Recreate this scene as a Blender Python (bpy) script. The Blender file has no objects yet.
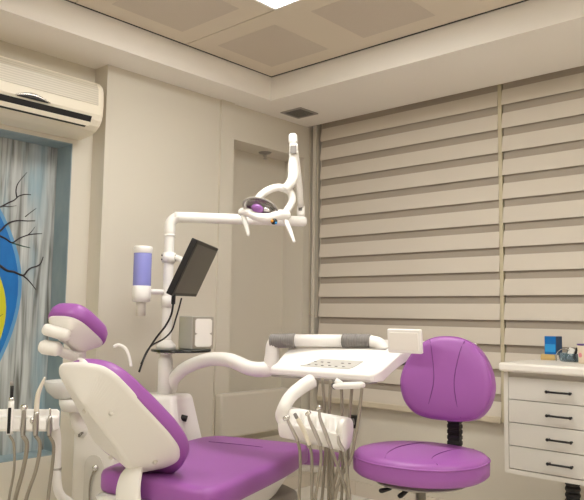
import bpy, bmesh, math, random
from mathutils import Vector, Matrix, Euler
random.seed(4)
S = bpy.context.scene
COL = S.collection
PI = math.pi
WM = {}

# ------------------------------------------------------------------ materials
def mat(name, col, rough=.5, metal=0., spec=.5, noise=0., nscale=8., bump=0., bscale=200., trans=0., alpha=1., emit=None, estr=0., coat=0., ior=1.45, stretch=(1, 1, 1), col2=None):
    m = bpy.data.materials.new(name); m.use_nodes = True
    nt = m.node_tree; b = nt.nodes['Principled BSDF']
    b.inputs['Base Color'].default_value = (*col, 1)
    b.inputs['Roughness'].default_value = rough
    b.inputs['Metallic'].default_value = metal
    b.inputs['Specular IOR Level'].default_value = spec
    b.inputs['Transmission Weight'].default_value = trans
    b.inputs['Alpha'].default_value = alpha
    b.inputs['IOR'].default_value = ior
    b.inputs['Coat Weight'].default_value = coat
    if emit:
        b.inputs['Emission Color'].default_value = (*emit, 1)
        b.inputs['Emission Strength'].default_value = estr
    tc = nt.nodes.new('ShaderNodeTexCoord')
    mp = nt.nodes.new('ShaderNodeMapping'); mp.inputs['Scale'].default_value = stretch
    nt.links.new(tc.outputs['Object'], mp.inputs['Vector'])
    n = nt.nodes.new('ShaderNodeTexNoise'); n.inputs['Scale'].default_value = nscale; n.inputs['Detail'].default_value = 4
    nt.links.new(mp.outputs['Vector'], n.inputs['Vector'])
    mix = nt.nodes.new('ShaderNodeMix'); mix.data_type = 'RGBA'
    mix.inputs[0].default_value = 0
    c2 = col2 or tuple(max(0, c * (1 - noise)) for c in col)
    mix.inputs[6].default_value = (*col, 1); mix.inputs[7].default_value = (*c2, 1)
    nt.links.new(n.outputs['Fac'], mix.inputs[0])
    nt.links.new(mix.outputs[2], b.inputs['Base Color'])
    if bump:
        n2 = nt.nodes.new('ShaderNodeTexNoise'); n2.inputs['Scale'].default_value = bscale; n2.inputs['Detail'].default_value = 2
        nt.links.new(mp.outputs['Vector'], n2.inputs['Vector'])
        bp = nt.nodes.new('ShaderNodeBump'); bp.inputs['Strength'].default_value = bump; bp.inputs['Distance'].default_value = .002
        nt.links.new(n2.outputs['Fac'], bp.inputs['Height']); nt.links.new(bp.outputs['Normal'], b.inputs['Normal'])
    return m

def mural_mat():
    m = bpy.data.materials.new('mural_paint'); m.use_nodes = True
    nt = m.node_tree; b = nt.nodes['Principled BSDF']; b.inputs['Roughness'].default_value = .55
    tc = nt.nodes.new('ShaderNodeTexCoord')
    def noise(sc, stretch, det=5, dist=0.):
        mp = nt.nodes.new('ShaderNodeMapping'); mp.inputs['Scale'].default_value = stretch
        nt.links.new(tc.outputs['Object'], mp.inputs['Vector'])
        n = nt.nodes.new('ShaderNodeTexNoise'); n.inputs['Scale'].default_value = sc; n.inputs['Detail'].default_value = det
        n.inputs['Distortion'].default_value = dist
        nt.links.new(mp.outputs['Vector'], n.inputs['Vector']); return n
    n1 = noise(34, (1, 1.2, .07), 8, .5)
    r = nt.nodes.new('ShaderNodeValToRGB'); e = r.color_ramp.elements
    e[0].position = .33; e[0].color = (.13, .13, .12, 1)
    e[1].position = .66; e[1].color = (.54, .565, .555, 1)
    x = e.new(.42); x.color = (.29, .305, .295, 1)
    x = e.new(.54); x.color = (.44, .46, .455, 1)
    nt.links.new(n1.outputs['Fac'], r.inputs['Fac'])
    n2 = noise(5, (1, 1.5, .35), 3)
    r2 = nt.nodes.new('ShaderNodeValToRGB'); r2.color_ramp.elements[0].position = .52; r2.color_ramp.elements[1].position = .72
    nt.links.new(n2.outputs['Fac'], r2.inputs['Fac'])
    mx = nt.nodes.new('ShaderNodeMix'); mx.data_type = 'RGBA'; mx.inputs[7].default_value = (.27, .40, .47, 1)
    nt.links.new(r2.outputs['Color'], mx.inputs[0]); nt.links.new(r.outputs['Color'], mx.inputs[6])
    nt.links.new(mx.outputs[2], b.inputs['Base Color'])
    return m

def blue_streak(name, c1, c2, sc=6):
    return mat(name, c1, .5, nscale=sc, col2=c2, stretch=(1, 1, .5))

def dots_mat(name, base, dot, scale):
    m = bpy.data.materials.new(name); m.use_nodes = True
    nt = m.node_tree; b = nt.nodes['Principled BSDF']; b.inputs['Roughness'].default_value = .6
    tc = nt.nodes.new('ShaderNodeTexCoord'); v = nt.nodes.new('ShaderNodeTexVoronoi')
    v.inputs['Scale'].default_value = scale; v.inputs['Randomness'].default_value = 0
    nt.links.new(tc.outputs['Object'], v.inputs['Vector'])
    r = nt.nodes.new('ShaderNodeValToRGB'); r.color_ramp.elements[0].color = (*dot, 1); r.color_ramp.elements[1].color = (*base, 1)
    r.color_ramp.elements[0].position = .25; r.color_ramp.elements[1].position = .4
    nt.links.new(v.outputs['Distance'], r.inputs['Fac']); nt.links.new(r.outputs['Color'], b.inputs['Base Color'])
    return m

def wave_mat(name, c1, c2, scale, axis='Z', rough=.5):
    m = bpy.data.materials.new(name); m.use_nodes = True
    nt = m.node_tree; b = nt.nodes['Principled BSDF']; b.inputs['Roughness'].default_value = rough
    tc = nt.nodes.new('ShaderNodeTexCoord'); w = nt.nodes.new('ShaderNodeTexWave'); w.bands_direction = axis
    w.inputs['Scale'].default_value = scale
    nt.links.new(tc.outputs['Object'], w.inputs['Vector'])
    r = nt.nodes.new('ShaderNodeValToRGB'); r.color_ramp.elements[0].color = (*c1, 1); r.color_ramp.elements[1].color = (*c2, 1)
    nt.links.new(w.outputs['Fac'], r.inputs['Fac']); nt.links.new(r.outputs['Color'], b.inputs['Base Color'])
    return m

def floor_mat():
    m = bpy.data.materials.new('floor_tiles'); m.use_nodes = True
    nt = m.node_tree; b = nt.nodes['Principled BSDF']; b.inputs['Roughness'].default_value = .3
    tc = nt.nodes.new('ShaderNodeTexCoord'); br = nt.nodes.new('ShaderNodeTexBrick')
    br.offset = 0; br.inputs['Scale'].default_value = 1; br.inputs['Brick Width'].default_value = .6; br.inputs['Row Height'].default_value = .6
    br.inputs['Mortar Size'].default_value = .003
    br.inputs['Color1'].default_value = (.82, .79, .74, 1); br.inputs['Color2'].default_value = (.80, .77, .72, 1); br.inputs['Mortar'].default_value = (.5, .46, .4, 1)
    nt.links.new(tc.outputs['Object'], br.inputs['Vector']); nt.links.new(br.outputs['Color'], b.inputs['Base Color'])
    return m

M = dict(
    wall=mat('wall_paint', (.66, .62, .54), .6, noise=.04, nscale=2, bump=.08, bscale=250),
    soffit=mat('soffit_paint', (.86, .825, .775), .6, noise=.03, nscale=2),
    tile=mat('ceiling_tile_metal', (.66, .585, .48), .5, noise=.03),
    perf=dots_mat('perforated_metal', (.57, .50, .42), (.38, .33, .275), 160),
    dark=mat('dark_gap', (.03, .028, .025), .8, noise=.2),
    floor=floor_mat(),
    skirt=mat('skirting_tile', (.66, .60, .52), .35, noise=.06, nscale=6),
    white=mat('white_plastic', (.87, .85, .825), .32, noise=.02, nscale=3),
    shell=mat('shell_plastic', (.80, .775, .735), .38, noise=.03, nscale=3),
    cream=mat('cream_plastic', (.79, .73, .61), .35, noise=.02),
    grille=wave_mat('grille_lines', (.50, .46, .38), (.62, .57, .475), 30, 'Z', .4),
    purple=mat('purple_leather', (.33, .10, .385), .42, noise=.07, nscale=5, bump=.10, bscale=300),
    purple_dk=mat('purple_seam', (.15, .035, .18), .55, noise=.1),
    black=mat('black_plastic', (.012, .011, .012), .4, noise=.2),
    blackr=mat('black_rubber', (.018, .017, .017), .6, noise=.2),
    grey=mat('grey_rubber', (.215, .20, .19), .55, noise=.08),
    greyp=mat('grey_plastic', (.33, .31, .285), .5, noise=.05),
    hose=mat('hose_grey', (.30, .265, .21), .45, noise=.1, nscale=20),
    keypad=mat('keypad_grey', (.52, .50, .47), .4, noise=.03),
    chrome=mat('chrome', (.75, .73, .7), .18, metal=1, noise=.05),
    steel=mat('brushed_steel', (.52, .49, .45), .32, metal=1, noise=.1, nscale=30),
    screen=mat('screen_grey', (.055, .050, .043), .28, noise=.05),
    glassdk=mat('dark_glass', (.006, .009, .008), .05, noise=.1, spec=.8),
    glass=mat('clear_glass', (.92, .96, .95), .03, trans=.92, noise=.02, ior=1.1),
    bluebottle=mat('blue_translucent', (.40, .42, .95), .2, trans=.3, noise=.12, nscale=4),
    soapfade=mat('frosted_plastic', (.84, .83, .80), .25, trans=.35, noise=.02, ior=1.15),
    napkincase=mat('satin_metal', (.60, .585, .55), .35, metal=.35, noise=.05),
    paper=mat('paper_white', (.90, .87, .82), .8, noise=.03, nscale=12),
    cabinet=mat('cabinet_laminate', (.64, .615, .565), .45, noise=.02),
    cabframe=mat('cabinet_frame', (.70, .67, .61), .45, noise=.02),
    worktop=mat('worktop_white', (.83, .80, .74), .35, noise=.02),
    blue=mat('box_blue', (.005, .17, .55), .35, noise=.25, nscale=30),
    bluedk=mat('box_dark_blue', (.012, .05, .14), .35, noise=.2),
    bluelt=mat('box_light_blue', (.03, .33, .75), .4, noise=.1),
    wood=mat('pale_wood', (.66, .47, .19), .5, noise=.25, nscale=20, stretch=(1, 6, 6)),
    orgblue=mat('organiser_blue', (.62, .76, .86), .05, trans=.9, noise=.05, ior=1.15),
    cup=mat('cup_cream', (.72, .62, .48), .4, noise=.04),
    rim=mat('cup_rim_purple', (.10, .05, .22), .4, noise=.04),
    pink=mat('cup_pink', (.75, .28, .33), .5, noise=.04),
    band=mat('blind_opaque', (.67, .615, .535), .75, noise=.05, nscale=3, bump=.15, bscale=400, stretch=(.3, 1, 3)),
    sheer=mat('blind_sheer', (.40, .35, .29), .8, noise=.06, nscale=3, bump=.1, bscale=400, stretch=(.3, 1, 3)),
    rail=mat('blind_rail', (.60, .53, .41), .5, noise=.03),
    mullion=mat('mullion_paint', (.56, .50, .35), .5, noise=.05),
    mural=mural_mat(),
    mural_blue=blue_streak('mural_blue', (.003, .085, .36), (.012, .21, .56), 14),
    mural_edge=blue_streak('mural_reveal_blue', (.17, .255, .30), (.36, .43, .45), 14),
    mural_pale=blue_streak('mural_halo', (.05, .22, .5), (.16, .36, .55), 10),
    mural_yellow=blue_streak('mural_yellow', (.72, .60, .02), (.50, .52, .02), 5),
    branch=mat('branch_paint', (.035, .025, .03), .6, noise=.3, nscale=30),
    branch_lt=mat('branch_paint_green', (.05, .13, .10), .6, noise=.3, nscale=30),
    bulb=mat('bulb_purple', (.33, .12, .42), .2, noise=.05, coat=.5),
    orange=mat('sensor_orange', (.8, .35, .03), .4, noise=.05),
    led=mat('led_diffuser', (.9, .9, .9), .5, emit=(1.0, .985, .925), estr=9.0),
    vent=wave_mat('vent_slats', (.07, .065, .055), (.16, .145, .12), 28, 'X', .6),
    purple_glove=mat('purple_fabric', (.10, .03, .14), .6, noise=.1),
)

# ------------------------------------------------------------------ helpers
def tag(o, label=None, cat=None, group=None, kind=None):
    if label: o['label'] = label
    if cat: o['category'] = cat
    if group: o['group'] = group
    if kind: o['kind'] = kind
    return o

def empty(name, loc, label, cat, group=None, rz=0.):
    o = bpy.data.objects.new(name, None); COL.objects.link(o)
    o.empty_display_size = .05
    o.location = loc; o.rotation_euler = (0, 0, rz)
    WM[o.name] = Matrix.Translation(Vector(loc)) @ Matrix.Rotation(rz, 4, 'Z')
    return tag(o, label, cat, group)

def smooth_path(pts, n=6):
    pts = [Vector(p) for p in pts]
    if len(pts) < 3: return pts
    out = []
    P = [pts[0] * 2 - pts[1]] + pts + [pts[-1] * 2 - pts[-2]]
    for i in range(1, len(P) - 2):
        a, b, c, d = P[i - 1], P[i], P[i + 1], P[i + 2]
        for k in range(n):
            t = k / n
            out.append(.5 * ((2 * b) + (c - a) * t + (2 * a - 5 * b + 4 * c - d) * t * t + (3 * b - a - 3 * c + d) * t ** 3))
    out.append(pts[-1]); return out

def lerp_list(vals, n):
    out = []
    m = len(vals) - 1
    for i in range(n):
        t = i / (n - 1) * m; k = min(int(t), m - 1)
        out.append(vals[k] + (vals[k + 1] - vals[k]) * (t - k))
    return out

class MB:
    def __init__(self, X=None):
        self.bm = bmesh.new(); self.X = X or Matrix.Identity(4)
    def v(self, p): return self.bm.verts.new(self.X @ Vector(p))
    def face(self, vs, mi=0, smooth=False):
        try:
            f = self.bm.faces.new(vs); f.material_index = mi; f.smooth = smooth; return f
        except ValueError: return None
    def rings(self, rings, mi=0, cap=(True, True), closed=True, smooth=True, mis=None):
        R = [[self.v(p) for p in r] for r in rings]
        for j in range(len(R) - 1):
            a, b = R[j], R[j + 1]; n = len(a)
            for i in range(n if closed else n - 1):
                self.face([a[i], a[(i + 1) % n], b[(i + 1) % n], b[i]], mis[j] if mis else mi, smooth)
        if cap[0]: self.face(list(reversed(R[0])), mis[0] if mis else mi, smooth)
        if cap[1]: self.face(R[-1], mis[-1] if mis else mi, smooth)
        return self
    def box(self, c, s, mi=0, rz=0., bev=0., R=None):
        m = Matrix.Translation(Vector(c)) @ (R.to_4x4() if R is not None else Matrix.Rotation(rz, 4, 'Z'))
        h = [x / 2 for x in s]
        vs = [self.v(m @ Vector((sx * h[0], sy * h[1], sz * h[2]))) for sx in (-1, 1) for sy in (-1, 1) for sz in (-1, 1)]
        F = [(0, 1, 3, 2), (4, 6, 7, 5), (0, 4, 5, 1), (2, 3, 7, 6), (0, 2, 6, 4), (1, 5, 7, 3)]
        fs = [self.face([vs[i] for i in f], mi) for f in F]
        if bev:
            es = list({e for f in fs for e in f.edges})
            r = bmesh.ops.bevel(self.bm, geom=es, offset=bev, segments=3, profile=.5, affect='EDGES', clamp_overlap=True)
            for f in r['faces']: f.material_index = mi; f.smooth = True
        return self
    def aabb(self, x0, x1, y0, y1, z0, z1, mi=0, bev=0.):
        return self.box(((x0 + x1) / 2, (y0 + y1) / 2, (z0 + z1) / 2), (abs(x1 - x0), abs(y1 - y0), abs(z1 - z0)), mi, 0, bev)
    def tube(self, pts, r, seg=12, mi=0, smooth=6, flat=1., up=None, cap=(True, True), dome=False):
        P = smooth_path(pts, smooth) if smooth else [Vector(p) for p in pts]
        rs = lerp_list(list(r), len(P)) if isinstance(r, (list, tuple)) else [r] * len(P)
        if dome:
            d0 = (P[0] - P[1]).normalized(); d1 = (P[-1] - P[-2]).normalized()
            P = [P[0] + d0 * rs[0] * .55, P[0] + d0 * rs[0] * .38] + P + [P[-1] + d1 * rs[-1] * .38, P[-1] + d1 * rs[-1] * .55]
            rs = [rs[0] * .45, rs[0] * .8] + rs + [rs[-1] * .8, rs[-1] * .45]
        t = (P[1] - P[0]).normalized()
        ref = Vector(up) if up else (Vector((0, 0, 1)) if abs(t.z) < .9 else Vector((1, 0, 0)))
        nrm = (ref - t * ref.dot(t)).normalized()
        rings = []
        for i, p in enumerate(P):
            t = ((P[min(i + 1, len(P) - 1)] - P[max(i - 1, 0)])).normalized()
            nrm = (nrm - t * nrm.dot(t)).normalized(); bn = t.cross(nrm)
            rings.append([p + (nrm * math.cos(2 * PI * k / seg) * flat + bn * math.sin(2 * PI * k / seg)) * rs[i] for k in range(seg)])
        return self.rings(rings, mi, cap)
    def cyl(self, a, b, r, mi=0, seg=20, r2=None):
        return self.tube([a, b], [r, r if r2 is None else r2], seg, mi, 0)
    def lathe(self, prof, o=(0, 0, 0), seg=28, mi=0, axis=(0, 0, 1), cap=(True, True), sx=1., sy=1., mis=None):
        q = Vector((0, 0, 1)).rotation_difference(Vector(axis).normalized()); o = Vector(o)
        return self.rings([[o + q @ Vector((r * sx * math.cos(2 * PI * k / seg), r * sy * math.sin(2 * PI * k / seg), z)) for k in range(seg)] for r, z in prof], mi, cap, mis=mis)
    def prism(self, poly, d, to3, mi=0, smooth=False):
        return self.rings([[to3(a, b, 0.) for a, b in poly], [to3(a, b, d) for a, b in poly]], mi, (True, True), True, smooth)
    def ellipsoid(self, c, r, mi=0, R=None, seg=18, n=10):
        R = R or Matrix.Identity(3); c = Vector(c); rings = []
        for j in range(1, n):
            th = PI * j / n
            rings.append([c + R @ Vector((r[0] * math.sin(th) * math.cos(2 * PI * k / seg), r[1] * math.sin(th) * math.sin(2 * PI * k / seg), -r[2] * math.cos(th))) for k in range(seg)])
        return self.rings(rings, mi)
    def build(self, name, mats, parent=None, bevel=0., sub=0, org=None, wn=False):
        bm = self.bm
        bmesh.ops.recalc_face_normals(bm, faces=bm.faces)
        if parent is not None: bm.transform(WM[parent.name].inverted())
        elif org is not None: bm.transform(Matrix.Translation(-Vector(org)))
        me = bpy.data.meshes.new(name); bm.to_mesh(me); bm.free()
        for m in (mats if isinstance(mats, (list, tuple)) else [mats]): me.materials.append(M[m])
        o = bpy.data.objects.new(name, me); COL.objects.link(o)
        if parent is not None:
            o.parent = parent; WM[o.name] = WM[parent.name]
        else:
            o.location = org or (0, 0, 0); WM[o.name] = Matrix.Translation(Vector(org or (0, 0, 0)))
        if bevel:
            b = o.modifiers.new('bevel', 'BEVEL'); b.width = bevel; b.segments = 3; b.limit_method = 'ANGLE'; b.angle_limit = .6
        if sub:
            s = o.modifiers.new('sub', 'SUBSURF'); s.levels = sub; s.render_levels = sub
        return o

def struct(o): o['kind'] = 'structure'; return o

def V(*a): return Vector(a)

# ================================================================== the room
ZC, ZS = 2.33, 2.20           # tile ceiling, lowered border
XL, XR_, XN = -2.833, -2.94, -3.07
YW = 3.32

struct(MB().aabb(-3.3, 1.45, -1.85, 3.5, -.06, 0).build('floor', 'floor'))
w = MB()
# recessed part behind the air conditioner, with the opening for the mural
MY0, MY1, MZ0, MZ1 = .35, 1.686, .385, 1.812
w.aabb(-3.2, XR_, MY1, 1.79, 0, 2.4); w.aabb(-3.2, XR_, -1.7, MY0, 0, 2.4)
w.aabb(-3.2, XR_, MY0, MY1, 0, MZ0); w.aabb(-3.2, XR_, MY0, MY1, MZ1, 2.4)
w.aabb(-3.2, XN - .012, MY0, MY1, MZ0, MZ1)
# the projecting pier, the thin pilaster beside it and the niche
w.aabb(-3.2, XL, 1.79, 2.505, 0, 2.4)
w.aabb(-3.2, XL + .014, 2.505, 2.602, 0, 2.4)
w.aabb(-3.2, XL, 2.602, 3.21, 2.0, 2.4)
w.aabb(-3.2, XL, 2.602, 3.21, 0, .33)
w.aabb(-3.2, -3.0, 2.602, 3.21, .33, 2.0)
w.aabb(-3.2, XL, 3.21, 3.5, 0, 2.4)
struct(w.build('wall_left', 'wall'))
struct(MB().aabb(XL, 1.45, YW, 3.5, 0, 2.4).build('wall_window', 'wall'))
struct(MB().aabb(1.3, 1.45, -1.7, YW, 0, 2.4).build('wall_right', 'wall'))
struct(MB().aabb(-3.2, 1.45, -1.85, -1.7, 0, 2.4).build('wall_back', 'wall'))
b = MB()
for y0, y1, x in ((1.79, 2.505, XL), (2.505, 2.602, XL + .014), (2.602, 3.31, XL)): b.aabb(x, x + .012, y0, y1, 0, .078)
b.aabb(XR_, XR_ + .012, -1.7, 1.79, 0, .078)
struct(b.build('baseboard_left', 'skirt'))
b = MB()
x = XL + .012
while x < 1.28:
    x1 = min(x + .33, 1.29); b.aabb(x, x1 - .002, YW - .012, YW, 0, .078); x = x1
struct(b.build('baseboard_window', 'skirt'))
# lowered border round the tile field
TX, TY, T = -2.614, 2.68, .6
NX, NY = 6, 7
X1, Y0 = TX + NX * T, TY - NY * T
s = MB()
s.aabb(-3.2, TX - .014, -1.7, 3.233, ZS, 2.42); s.aabb(TX - .014, 1.3, TY + .014, 3.233, ZS, 2.42)
s.aabb(X1 + .014, 1.3, -1.7, TY + .014, ZS, 2.42); s.aabb(TX - .014, X1 + .014, -1.7, Y0 - .014, ZS, 2.42)
struct(s.build('trim_1', 'soffit'))
c = MB()
c.aabb(-3.2, 1.45, -1.85, 3.5, 2.42, 2.47, 2)
for a in ((TX - .0135, TX - .001, Y0, TY + .0135), (X1 + .001, X1 + .0135, Y0, TY + .0135), (TX, X1, TY + .001, TY + .0135), (TX, X1, Y0 - .0135, Y0 - .001)): c.aabb(*a, ZC + .001, ZC + .03, 2)  # dark filler strips stand in for the shade in the border gap
LIT = {(1, 1), (4, 1), (1, 4), (4, 4)}
for i in range(NX):
    for j in range(NY):
        if (i, j) in LIT: continue
        x0, y1 = TX + i * T, TY - j * T; x1, y0 = x0 + T, y1 - T
        g = .0; gy = .0022
        x0 += g; x1 -= g; y0 += gy; y1 -= gy
        c.aabb(x0, x1, y0, y1, ZC, ZC + .02, 0)
        p = .107
        c.aabb(x0 + p, x1 - p, y0 + p, y1 - p, ZC - .0006, ZC + .004, 1)
struct(c.build('ceiling', ['tile', 'perf', 'dark']))
names = {(1, 1): 'square white ceiling light panel glowing above the dental chair at the top edge',
         (4, 1): 'square ceiling light panel over the drawer cabinet side of the room',
         (1, 4): 'square ceiling light panel near the painted wall behind the viewer',
         (4, 4): 'square ceiling light panel in the rear right of the room'}
for (i, j), lab in names.items():
    x0, y0 = TX + i * T, TY - j * T - T
    t = empty('ceiling_light', (x0 + T / 2, y0 + T / 2, ZC), lab, 'ceiling light', 'square light panels in the ceiling')
    f = MB()
    for a in ((x0 + .001, x0 + .014, y0 + .003, y0 + T - .003), (x0 + T - .014, x0 + T - .001, y0 + .003, y0 + T - .003), (x0 + .014, x0 + T - .014, y0 + .003, y0 + .014), (x0 + .014, x0 + T - .014, y0 + T - .014, y0 + T - .003)):
        f.aabb(*a, ZC - .004, ZC + .02)
    f.build('frame', 'white', t)
    MB().aabb(x0 + .0142, x0 + T - .0142, y0 + .0142, y0 + T - .0142, ZC, ZC + .015).build('diffuser', 'led', t)

# ceiling vent and sprinkler
t = empty('ceiling_vent', (-2.66, 2.965, ZS), 'small dark square vent grille in the lowered ceiling corner', 'vent')
f = MB()
for a in ((-.078, -.066, -.078, .078), (.066, .078, -.078, .078), (-.066, .066, -.078, -.066), (-.066, .066, .066, .078)):
    f.aabb(-2.66 + a[0], -2.66 + a[1], 2.965 + a[2], 2.965 + a[3], ZS - .006, ZS)
f.build('frame', 'greyp', t)
f = MB()
f.aabb(-2.726, -2.594, 2.899, 3.031, ZS - .002, ZS, 0)
for k in range(11): f.box((-2.72 + k * .012, 2.965, ZS - .0035), (.005, .13, .002), 1)
f.build('slats', ['dark', 'grey'], t)
t = empty('sprinkler_head', (-2.925, 2.955, 2.0), 'small metal ceiling sprinkler under the top of the wall niche', 'sprinkler')
MB().lathe([(.040, 0), (.034, -.006), (.014, -.009), (.012, -.012)], (-2.925, 2.955, 2.0)).build('cover_plate', 'greyp', t)
MB().lathe([(.010, -.012), (.010, -.025), (.005, -.03), (.004, -.036), (.013, -.037), (.013, -.040)], (-2.925, 2.955, 2.0)).build('nozzle', 'steel', t)

# ================================================================== window wall
struct(MB().aabb(-1.5765, -1.5575, 3.2705, 3.318, .52, 2.3).build('trim_2', 'mullion'))
struct(MB().aabb(-2.815, -2.79, 3.27, 3.318, .08, 2.3).build('trim_3', 'wall'))
P_ = .1205
def blind(x0, x1, label, zb):
    t = empty('zebra_blind', ((x0 + x1) / 2, 3.275, 2.28), label, 'window blind', 'zebra roller blinds on the window wall')
    MB().aabb(x0, x1, 3.25, 3.312, 2.24, 2.31, 0, .006).build('headrail', 'rail', t)
    m = MB(); m.aabb(x0 + .004, x1 - .004, 3.281, 3.283, .53, 2.25, 1)
    z = zb
    while z < 2.22:
        za, zt = z, min(z + .081, 2.235)
        ya, yt = 3.2665, 3.2785
        n = 8; rA = []; 
        for k in range(n + 1):
            q = k / n; yy = ya + (yt - ya) * q ** 1.6; zz = za + (zt - za) * q
            rA.append([(x0, yy, zz), (x1, yy, zz), (x1, yy + .0022, zz), (x0, yy + .0022, zz)])
        m.rings(rA, 0, smooth=False)
        z += P_
    m.build('fabric', ['band', 'sheer'], t)
    MB().aabb(x0, x1, 3.262, 3.29, .512, .545, 0, .006).build('bottom_rail', 'rail', t)
    return t
tb = blind(-2.753, -1.578, 'beige striped roller blind left of the thin yellowish post, beside the room corner', .5345)
blind(-1.556, .9, 'beige striped roller blind right of the thin yellowish post, above the drawer cabinet', .536)
ch = MB()
ch.tube([(-2.824, 3.250, 2.197), (-2.820, 3.250, 1.613), (-2.810, 3.250, 1.088), (-2.792, 3.250, 1.030), (-2.764, 3.250, 1.024), (-2.749, 3.250, 1.070), (-2.755, 3.250, 1.608), (-2.758, 3.250, 2.173)], .0022, 8)
ch.build('pull_chain', 'rail', tb)
# socket
t = empty('wall_socket', (-2.519, 3.320, 0.412), 'small black socket box on the wall below the left blind', 'socket')
MB().box((-2.510, 3.308, 0.414), (.062, .024, .075), 0, 0, .006).build('body', 'black', t)
MB().cyl((-2.502, 3.297, 0.416), (-2.498, 3.292, 0.417), .018).build('outlet', 'grey', t)

# radiator
t = empty('wall_radiator', (XL, 2.75, .37), 'flat cream panel radiator low on the wall under the niche', 'radiator')
MB().aabb(-2.815, -2.76, 2.50, 3.03, .375, .605, 0, .014).build('panel', 'wall', t)
MB().aabb(-2.803, -2.772, 2.52, 3.01, .603, .6065).build('top_grille', 'cabinet', t)
for y0 in (2.6, 2.9): MB().aabb(XL + .001, -2.815, y0, y0 + .04, .42, .56).build('bracket', 'cabinet', t)

# ================================================================== mural
m = MB()
m.aabb(XN - .01, XN, MY0, MY1, MZ0, MZ1, 0)
m.aabb(XN, XR_ - .001, MY1 - .004, MY1, MZ0, MZ1, 1); m.aabb(XN, XR_ - .001, MY0, MY0 + .004, MZ0, MZ1, 1)
m.aabb(XN, XR_ - .001, MY0 + .004, MY1 - .004, MZ1 - .004, MZ1, 1); m.aabb(XN, XR_ - .001, MY0 + .004, MY1 - .004, MZ0, MZ0 + .004, 1)
def disc(yc, zc, r, d, mi, n=72):
    pts = []
    for k in range(n):
        a = 2 * PI * k / n; rr = r * (1 + .008 * math.sin(3 * a) + .006 * math.sin(7 * a + 1))
        y, z = yc + rr * math.cos(a), zc + rr * math.sin(a)
        pts.append((min(max(y, MY0 + .006), MY1 - .006), min(max(z, MZ0 + .006), MZ1 - .006)))
    m.rings([[(XN, y, z) for y, z in pts], [(XN + d, y, z) for y, z in pts]], mi, smooth=False)
disc(.847, 1.10, .685, .0008, 6); disc(.847, 1.10, .668, .0014, 2); disc(1.03, 1.005, .435, .002, 3)
def br(pts, r, mi=4):
    r = [q * .75 for q in r]
    m.tube([Vector(p) + V(.002, 0, 0) for p in pts], r, 6, mi, 3)
br([(-3.070, 1.362, 1.470), (-3.070, 1.415, 1.490), (-3.070, 1.451, 1.513), (-3.070, 1.480, 1.530), (-3.070, 1.497, 1.549), (-3.070, 1.525, 1.562), (-3.070, 1.557, 1.565)], [.005, .002])
br([(-3.070, 1.492, 1.541), (-3.070, 1.485, 1.570), (-3.070, 1.490, 1.604), (-3.070, 1.511, 1.637), (-3.070, 1.533, 1.667)], [.004, .0015])
br([(-3.070, 1.426, 1.496), (-3.070, 1.457, 1.497), (-3.070, 1.491, 1.506)], [.003, .001])
br([(-3.070, 1.378, 1.346), (-3.070, 1.421, 1.382), (-3.070, 1.447, 1.412), (-3.070, 1.474, 1.430), (-3.070, 1.508, 1.439), (-3.070, 1.546, 1.441), (-3.070, 1.584, 1.446)], [.007, .002])
br([(-3.070, 1.535, 1.459), (-3.070, 1.563, 1.485), (-3.070, 1.587, 1.505)], [.003, .0015])
br([(-3.070, 1.376, 1.377), (-3.070, 1.423, 1.359), (-3.070, 1.451, 1.348), (-3.070, 1.480, 1.334), (-3.070, 1.512, 1.357), (-3.070, 1.558, 1.378), (-3.070, 1.593, 1.385), (-3.070, 1.622, 1.389)], [.007, .0015])
br([(-3.070, 1.480, 1.333), (-3.070, 1.518, 1.325), (-3.070, 1.567, 1.317)], [.004, .0015], 5)
br([(-3.070, 1.552, 1.376), (-3.070, 1.568, 1.392), (-3.070, 1.585, 1.418)], [.003, .001])
br([(-3.070, 1.383, 1.249), (-3.070, 1.430, 1.225), (-3.070, 1.463, 1.206), (-3.070, 1.496, 1.202), (-3.070, 1.539, 1.188), (-3.070, 1.558, 1.210), (-3.070, 1.576, 1.225), (-3.070, 1.618, 1.243), (-3.070, 1.633, 1.280)], [.009, .003])
br([(-3.070, 1.539, 1.188), (-3.070, 1.570, 1.164), (-3.070, 1.606, 1.124)], [.005, .002])
br([(-3.070, 1.425, 0.976), (-3.070, 1.442, 1.002), (-3.070, 1.455, 1.011)], [.002, .001])
mo = m.build('wall_mural', ['mural', 'mural_edge', 'mural_blue', 'mural_yellow', 'branch', 'branch_lt', 'mural_pale'], org=(XN, 1.0, MZ0))
tag(mo, 'painted blue and yellow moon mural with bare branches in the wall recess', 'mural')

# ================================================================== air conditioner
AY0, AY1 = .80, 1.722
t = empty('air_conditioner', (XR_, 1.26, 1.83), 'cream split air conditioner mounted on the wall above the mural', 'air conditioner')
prof = [(0, 2.084), (.12, 2.082), (.165, 2.071), (.190, 2.050), (.200, 2.026), (.203, 1.97), (.2, 1.915), (.19, 1.89), (.172, 1.868), (.145, 1.85), (.10, 1.838), (.03, 1.832), (0, 1.832)]
rs = []
for y, k in ((AY0, .93), (AY0 + .012, 1.), (AY1 - .022, 1.), (AY1 - .006, .985), (AY1, .95)):
    rs.append([(XR_ + d * k, y, 1.96 + (z - 1.96) * (k * .5 + .5)) for d, z in prof])
MB().rings(rs, 0, smooth=False).build('housing', 'cream', t, bevel=.004)
f = MB(); f.rings([[(XR_ + .186, y0, 2.058), (XR_ + .2008, y0, 2.030), (XR_ + .2055, y0, 1.957), (XR_ + .199, y0, 1.957), (XR_ + .192, y0, 2.03), (XR_ + .18, y0, 2.055)] for y0 in (AY0 + .03, AY1 - .035)], 0, smooth=False)
f.build('front_grille', 'grille', t)
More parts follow.
